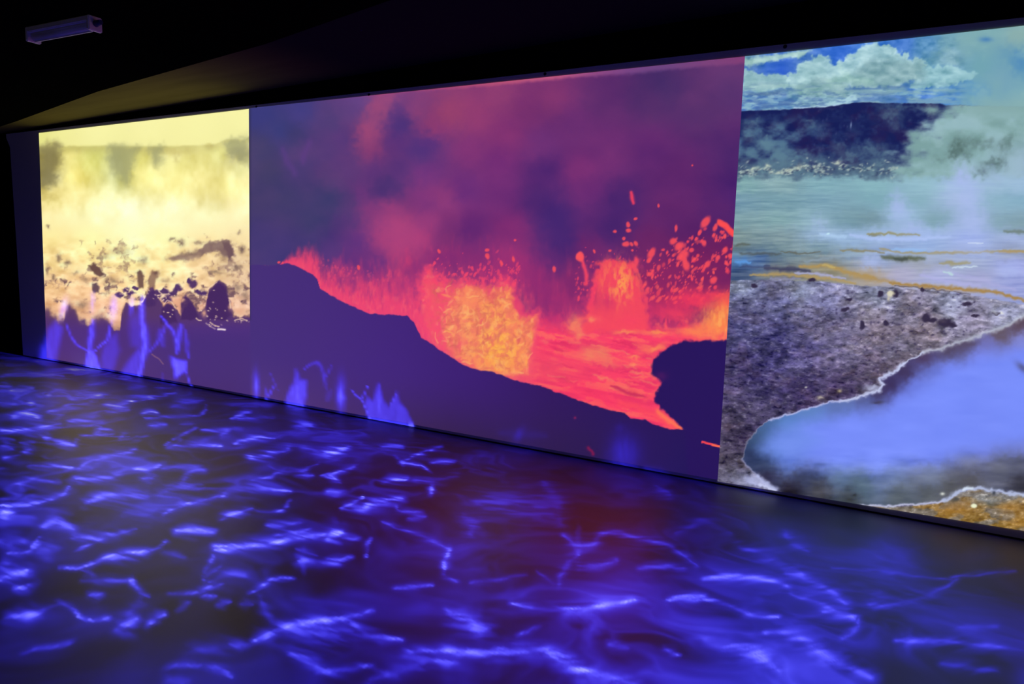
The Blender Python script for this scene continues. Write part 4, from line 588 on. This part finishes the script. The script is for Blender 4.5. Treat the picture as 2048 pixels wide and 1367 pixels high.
def floor_light(u, v, X, Y, onwall):
    """blue light (0..1.3) that the floor projector puts at floor points (X, Y) / screen points"""
    n = len(u); base = np.zeros(n); amp = np.zeros(n); ws = np.zeros(n)
    L = np.array(LEVELS)
    for q in L:
        w = 1 / ((u - q[0]) ** 2 + ((v - q[1]) * 1.7) ** 2 + 900) ** 1.8; base += w * q[2]; amp += w * q[3]; ws += w
    base /= ws; amp /= ws
    out_ = sstep(0, 250, np.maximum.reduce([-u, u - 2048, v - 1367, 0 * u])); base = base * (1 - out_) + .05 * out_; amp = amp * (1 - out_) + .15 * out_
    wx = fbm(X * 1.3, Y * 1.3, 3, 201) - .5; wy = fbm(X * 1.3, Y * 1.3, 3, 203) - .5
    x = X + wx * 1.1; y = Y + wy * 1.1
    fine = np.hypot(X, Y); big = sstep(5.2, 3.2, fine)
    r1 = 1 - np.abs(fbm(x * 2.1, y * 3.0, 4, 205) - .5) * 7; r1 = np.clip(r1, 0, 1) ** 2.2
    r2 = 1 - np.abs(fbm(x * 1.1, y * 1.9, 4, 207) - .5) * 6; r2 = np.clip(r2, 0, 1) ** 2
    ms = sstep(.40, .66, fbm(X * 1.9, Y * 2.6, 3, 209)); mist = sstep(.35, .75, fbm(x * 1.5, y * 2.3, 5, 211))
    st = fbm(x * 5 + y * 6, (y - .2 * x) * 14, 3, 213)
    rip = (r1 * (1 - big) + r2 * big) * (.15 + .85 * ms) * .75 + mist * .45 * ms
    base = base * (1 + .35 * sstep(1140, 1200, v)); wisp = np.clip(1 - np.abs(fbm(x * 1.6 + 3, y * 2.6, 5, 225) - .5) * 5, 0, 1) ** 1.5
    wisp2 = np.clip(1 - np.abs(fbm(x * 3.4 + 8, y * 5.2, 4, 227) - .5) * 7, 0, 1) ** 1.6; cloud = sstep(.3, .7, fbm(X * .9 + 4, Y * 1.5, 3, 229))
    t = base * (.1 + .8 * mist * (.4 + cloud) + .85 * wisp * (.3 + cloud) + .5 * wisp2 * cloud) + amp * rip * (.65 + .7 * st)
    gu = np.arange(-3000, 5000, 20.); S_ = np.cumsum(np.interp(gu, [0, 700, 1200, 2048], [-.22, -.2, .02, .2])) * 20; sk = sstep(.2, .76, fbm(u / 52, (v - np.interp(u, gu, S_)) / np.interp(v, [700, 1367], [4.5, 10.]), 4, 219))
    # drawn wisps
    acc = np.zeros(n)
    uu = u + (fbm(X * 9, Y * 12, 3, 215) - .5) * 16; vv = v + (fbm(X * 9, Y * 12, 3, 217) - .5) * 9
    fl = np.nonzero(~onwall)[0]
    for k, (o, s) in enumerate((_A, _B, _C, _D)):
        for pts, w, a in WISPS[k]:
            P = smooth_line(crop_pts(o, s, pts)); w = w / s * 1.12; R = 4 * w + 12
            i = fl[(u[fl] > P[:, 0].min() - R) & (u[fl] < P[:, 0].max() + R) & (v[fl] > P[:, 1].min() - R) & (v[fl] < P[:, 1].max() + R)]
            if not len(i): continue
            core = strokemask(uu[i], vv[i], P, w * .8, .6); halo = strokemask(uu[i] * .4 + u[i] * .6, vv[i] * .4 + v[i] * .6, P, w * 2.1, .45)
            g_ = a * (core * (.3 + .75 * sk[i]) + halo * (.14 + .75 * sk[i] ** 2))
            acc[i] = acc[i] + g_ * (1 - .6 * np.clip(acc[i], 0, 1))
    t = t * (1 - .3 * np.clip(acc, 0, 1)) + acc * 1.0
    # edge of the floor near the screen stays dim
    t = np.where(onwall, 0, t)
    wl = np.nonzero(onwall)[0]
    uw = u[wl] + (fbm(u[wl] / 8, v[wl] / 14, 3, 221) - .5) * 5; vw = v[wl]; a2 = np.zeros(len(wl))
    tx = .72 + .56 * fbm(u[wl] / 5, v[wl] / 22, 3, 223)
    for kd, g_, w, a in FLAMES:
        if kd == 's': m = strokemask(uw, vw, smooth_line(g_), w, .45)
        elif kd == 'p': m = polymask(uw, vw, np.array(g_, float), w)
        else:
            cx_, cy_, rx_, ry_, an = g_; tt = math.radians(an); du = uw - cx_; dv = vw - cy_
            m = np.exp(-(((du * math.cos(tt) + dv * math.sin(tt)) / rx_) ** 2 + ((-du * math.sin(tt) + dv * math.cos(tt)) / ry_) ** 2) * 1.2)
        a2 = np.maximum(a2, m * a) + .25 * np.minimum(a2, m * a)
    t[wl] = a2 * tx * 1.22
    return t

# ================================================================ the three projected pictures
def picture(name, label, x0, x1, zb0, zb1, zt0, zt1, painter, step):
    """a fine grid on the screen; each point carries the colour the picture shows there"""
    px, _ = to_px(np.linspace(x0, x1, 600), np.full(600, WALL_Y), np.full(600, 1.5))
    cum = np.concatenate([[0], np.cumsum(np.abs(np.diff(px)))]); nx = int(cum[-1] / step)
    xs = np.interp(np.linspace(0, cum[-1], nx), cum, np.linspace(x0, x1, 600))
    _, va = to_px(np.array([x1, x1]), np.full(2, WALL_Y), np.array([zb1, zt1])); nz = int(abs(va[1] - va[0]) / step * .8)
    tx = (xs - x0) / (x1 - x0); tz = np.linspace(0, 1, nz)
    zb = zb0 + (zb1 - zb0) * tx; zt = zt0 + (zt1 - zt0) * tx
    Z = zb[None, :] + (zt - zb)[None, :] * tz[:, None]; X = np.repeat(xs[None, :], nz, 0); Y = np.full(X.size, WALL_Y - .004)
    X, Z = X.ravel(), Z.ravel(); u, v_ = to_px(X, Y, Z)
    col = np.maximum(lin(painter(u, v_)) - np.array([.009, .006, .030]), .0015); me = bpy.data.meshes.new(name)
    idx = np.arange(nx * nz).reshape(nz, nx)
    q = np.stack([idx[:-1, :-1], idx[:-1, 1:], idx[1:, 1:], idx[1:, :-1]], -1).reshape(-1, 4)
    me.vertices.add(nx * nz); me.vertices.foreach_set('co', np.stack([X, Y, Z], 1).astype(np.float32).ravel())
    me.loops.add(q.size); me.loops.foreach_set('vertex_index', q.astype(np.int32).ravel())
    me.polygons.add(len(q)); me.polygons.foreach_set('loop_start', (np.arange(len(q)) * 4).astype(np.int32))
    me.update(calc_edges=True)
    at = me.color_attributes.new('picture', 'FLOAT_COLOR', 'POINT')
    at.data.foreach_set('color', np.concatenate([col, np.ones((len(col), 1))], 1).astype(np.float32).ravel())
    m = bpy.data.materials.new(name + '_light'); m.use_nodes = True; nt = m.node_tree; b = nt.nodes['Principled BSDF']
    b.inputs['Base Color'].default_value = (PIC_ALB, PIC_ALB, PIC_ALB, 1); b.inputs['Roughness'].default_value = .9; b.inputs['Specular IOR Level'].default_value = 0
    a = nt.nodes.new('ShaderNodeAttribute'); a.attribute_name = 'picture'
    nt.links.new(a.outputs['Color'], b.inputs['Emission Color']); b.inputs['Emission Strength'].default_value = 1
    m.cycles.emission_sampling = 'NONE'
    return tag(link('projected_picture', me, m), label, 'projected picture', 'pictures shown side by side on the screen')
picture('steam', 'yellow picture of drifting steam over dark rocks, leftmost on the white screen', -10.375, -6.387, .035, .035, 2.923, 2.937, paint_yellow, 1.3)
picture('lava', 'wide purple and red picture of a lava fountain behind a black ridge', -6.387, -1.466, .035, .035, 2.945, 2.927, paint_lava, 1.5)
picture('geyser', 'picture of blue hot spring, grey shore and cloudy sky, rightmost on the screen', -1.466, .95, .023, .075, 2.927, 2.932, paint_geyser, 1.4)

# ================================================================ small batten lamp, switched off, on the black ceiling
def cz(x): return ceil_z(x) - .05
lampfix = bpy.data.objects.new('ceiling_lamp', None); scene.collection.objects.link(lampfix)
lampfix.location = (-5.63, 3.03, cz(-5.63)); lampfix.rotation_euler = (0, -math.atan(.0256), math.atan2(.07, .66))
tag(lampfix, 'short white strip lamp, unlit, fixed to the black ceiling above the yellow picture', 'lamp')
def lc(name, me, m, p=lampfix): o = link(name, me, m); o.parent = p; return o
lc('housing', box_me('housing', (-.33, -.05, -.040), (.33, .05, -.001), .006), m_white)
lc('diffuser', cyl_me('diffuser', (-.31, 0, -.062), (.31, 0, -.062), .030, seg=28), m_tube)
for s in (-1, 1):
    e = lc('end_cap', box_me('end_cap', (s * .33 - .014, -.052, -.098), (s * .33 + .014, .052, -.0005), .006), m_white)
lc('rib', box_me('rib', (-.31, -.006, -.098), (.31, .006, -.088), .002), m_white)
lc('cable_gland', cyl_me('cable_gland', (.344, 0, -.05), (.40, 0, -.045), .022, .016), m_cable)

# ================================================================ the floor projector: housing, glass slide with the wisp pattern
nrm = AIM - PROJ; nrm /= np.linalg.norm(nrm); DS = .10
def floor_slide():
    xs = [1.3]
    while xs[-1] > -12.9: xs.append(xs[-1] - .0042 * (1.6 + 1.15 * abs(xs[-1] - 0)))
    xs = np.array(xs); ys = np.arange(1.0, WALL_Y, .0125); ys[-1] = WALL_Y - .006; zs = np.linspace(0.004, 1.0, 90)
    rows = [(y, 0., False) for y in ys] + [(WALL_Y - .005, z, True) for z in zs]
    Xg = np.repeat(xs[None], len(rows), 0); Yg = np.repeat(np.array([r[0] for r in rows])[:, None], len(xs), 1); Zg = np.repeat(np.array([r[1] for r in rows])[:, None], len(xs), 1)
    W = np.repeat(np.array([r[2] for r in rows])[:, None], len(xs), 1).ravel(); sh = Xg.shape; X, Y, Z = Xg.ravel(), Yg.ravel(), Zg.ravel()
    u, v = to_px(X, Y, Z); t = floor_light(u, v, X, Y, W)
    d = np.stack([X, Y, Z], 1) - PROJ; r2 = (d ** 2).sum(1); r = np.sqrt(r2)
    cosi = np.where(W, d[:, 1], -d[:, 2]) / r; alb = np.where(W, PIC_ALB, FLOOR_ALB)
    need = (np.array([.028, .018, 1.0])[None] * t[:, None] + np.array([.042, .046, 0])[None] * (t ** 3)[:, None]) * (r2 / cosi / alb)[:, None]
    # fade out at the rim of the picture
    gi, gj = np.indices(sh); rim = np.minimum.reduce([gi.ravel() / 6., (sh[0] - 1 - gi.ravel()) / 6., gj.ravel() / 6., (sh[1] - 1 - gj.ravel()) / 6.])
    need *= np.clip(rim, 0, 1)[:, None]
    T = np.clip(need / SLIDE_MAX, 0, 1); print('slide max', need.max(), np.percentile(need, 99.5))
    P = PROJ + d * (DS / (d @ nrm))[:, None]
    N = len(P); idx = np.arange(N).reshape(sh)
    q = [np.stack([idx[:-1, :-1], idx[:-1, 1:], idx[1:, 1:], idx[1:, :-1]], -1).reshape(-1, 4)]
    loop = np.concatenate([idx[0, :], idx[1:, -1], idx[-1, -2::-1], idx[-2:0:-1, 0]]); cen = P[loop].mean(0); k = len(loop)
    out = cen + (P[loop] - cen) * 1.25; o_ = N + np.arange(k); q.append(np.stack([loop, o_, np.roll(o_, -1), np.roll(loop, -1)], -1))
    V = np.concatenate([P, out]); Cc = np.concatenate([T, np.zeros((k, 3))]); q = np.concatenate(q)
    me = bpy.data.meshes.new('pattern_slide'); me.vertices.add(len(V)); me.vertices.foreach_set('co', (V - PROJ).astype(np.float32).ravel())
    me.loops.add(q.size); me.loops.foreach_set('vertex_index', q.astype(np.int32).ravel()); me.polygons.add(len(q)); me.polygons.foreach_set('loop_start', (np.arange(len(q)) * 4).astype(np.int32))
    me.update(calc_edges=True); at = me.color_attributes.new('tint', 'FLOAT_COLOR', 'POINT'); at.data.foreach_set('color', np.concatenate([Cc, np.ones((len(Cc), 1))], 1).astype(np.float32).ravel())
    m = bpy.data.materials.new('tinted_slide_glass'); m.use_nodes = True; nt = m.node_tree; nt.nodes.clear()
    a = nt.nodes.new('ShaderNodeAttribute'); a.attribute_name = 'tint'; tr = nt.nodes.new('ShaderNodeBsdfTransparent'); ou = nt.nodes.new('ShaderNodeOutputMaterial')
    nt.links.new(a.outputs['Color'], tr.inputs[0]); nt.links.new(tr.outputs[0], ou.inputs[0])
    return me, m, out - PROJ
SLIDE_MAX = 450.
proj = bpy.data.objects.new('projector', None); scene.collection.objects.link(proj); proj.location = PROJ.tolist()
tag(proj, 'black floor projector hanging under the ceiling, throwing blue wisps down to the floor', 'projector')
sme, smat, rim = floor_slide()
lc('pattern_slide', sme, smat, proj)
# a hood behind the slide: its mouth is the slide's own rim, so no light leaves the box but through the slide
k = len(rim); b0 = rim * 1.0; b1 = rim * .9 - nrm * (DS + .03)
hv = [tuple(p) for p in b0] + [tuple(p) for p in b1]; hf = [(i, (i + 1) % k, k + (i + 1) % k, k + i) for i in range(k)] + [tuple(range(k, 2 * k))]
lc('housing', mesh('housing', hv, hf), m_dark, proj)
lc('ceiling_bracket', cyl_me('ceiling_bracket', (0, -.06, .03), (0, -.06, cz(-3) - PROJ[2]), .02), m_dark, proj)
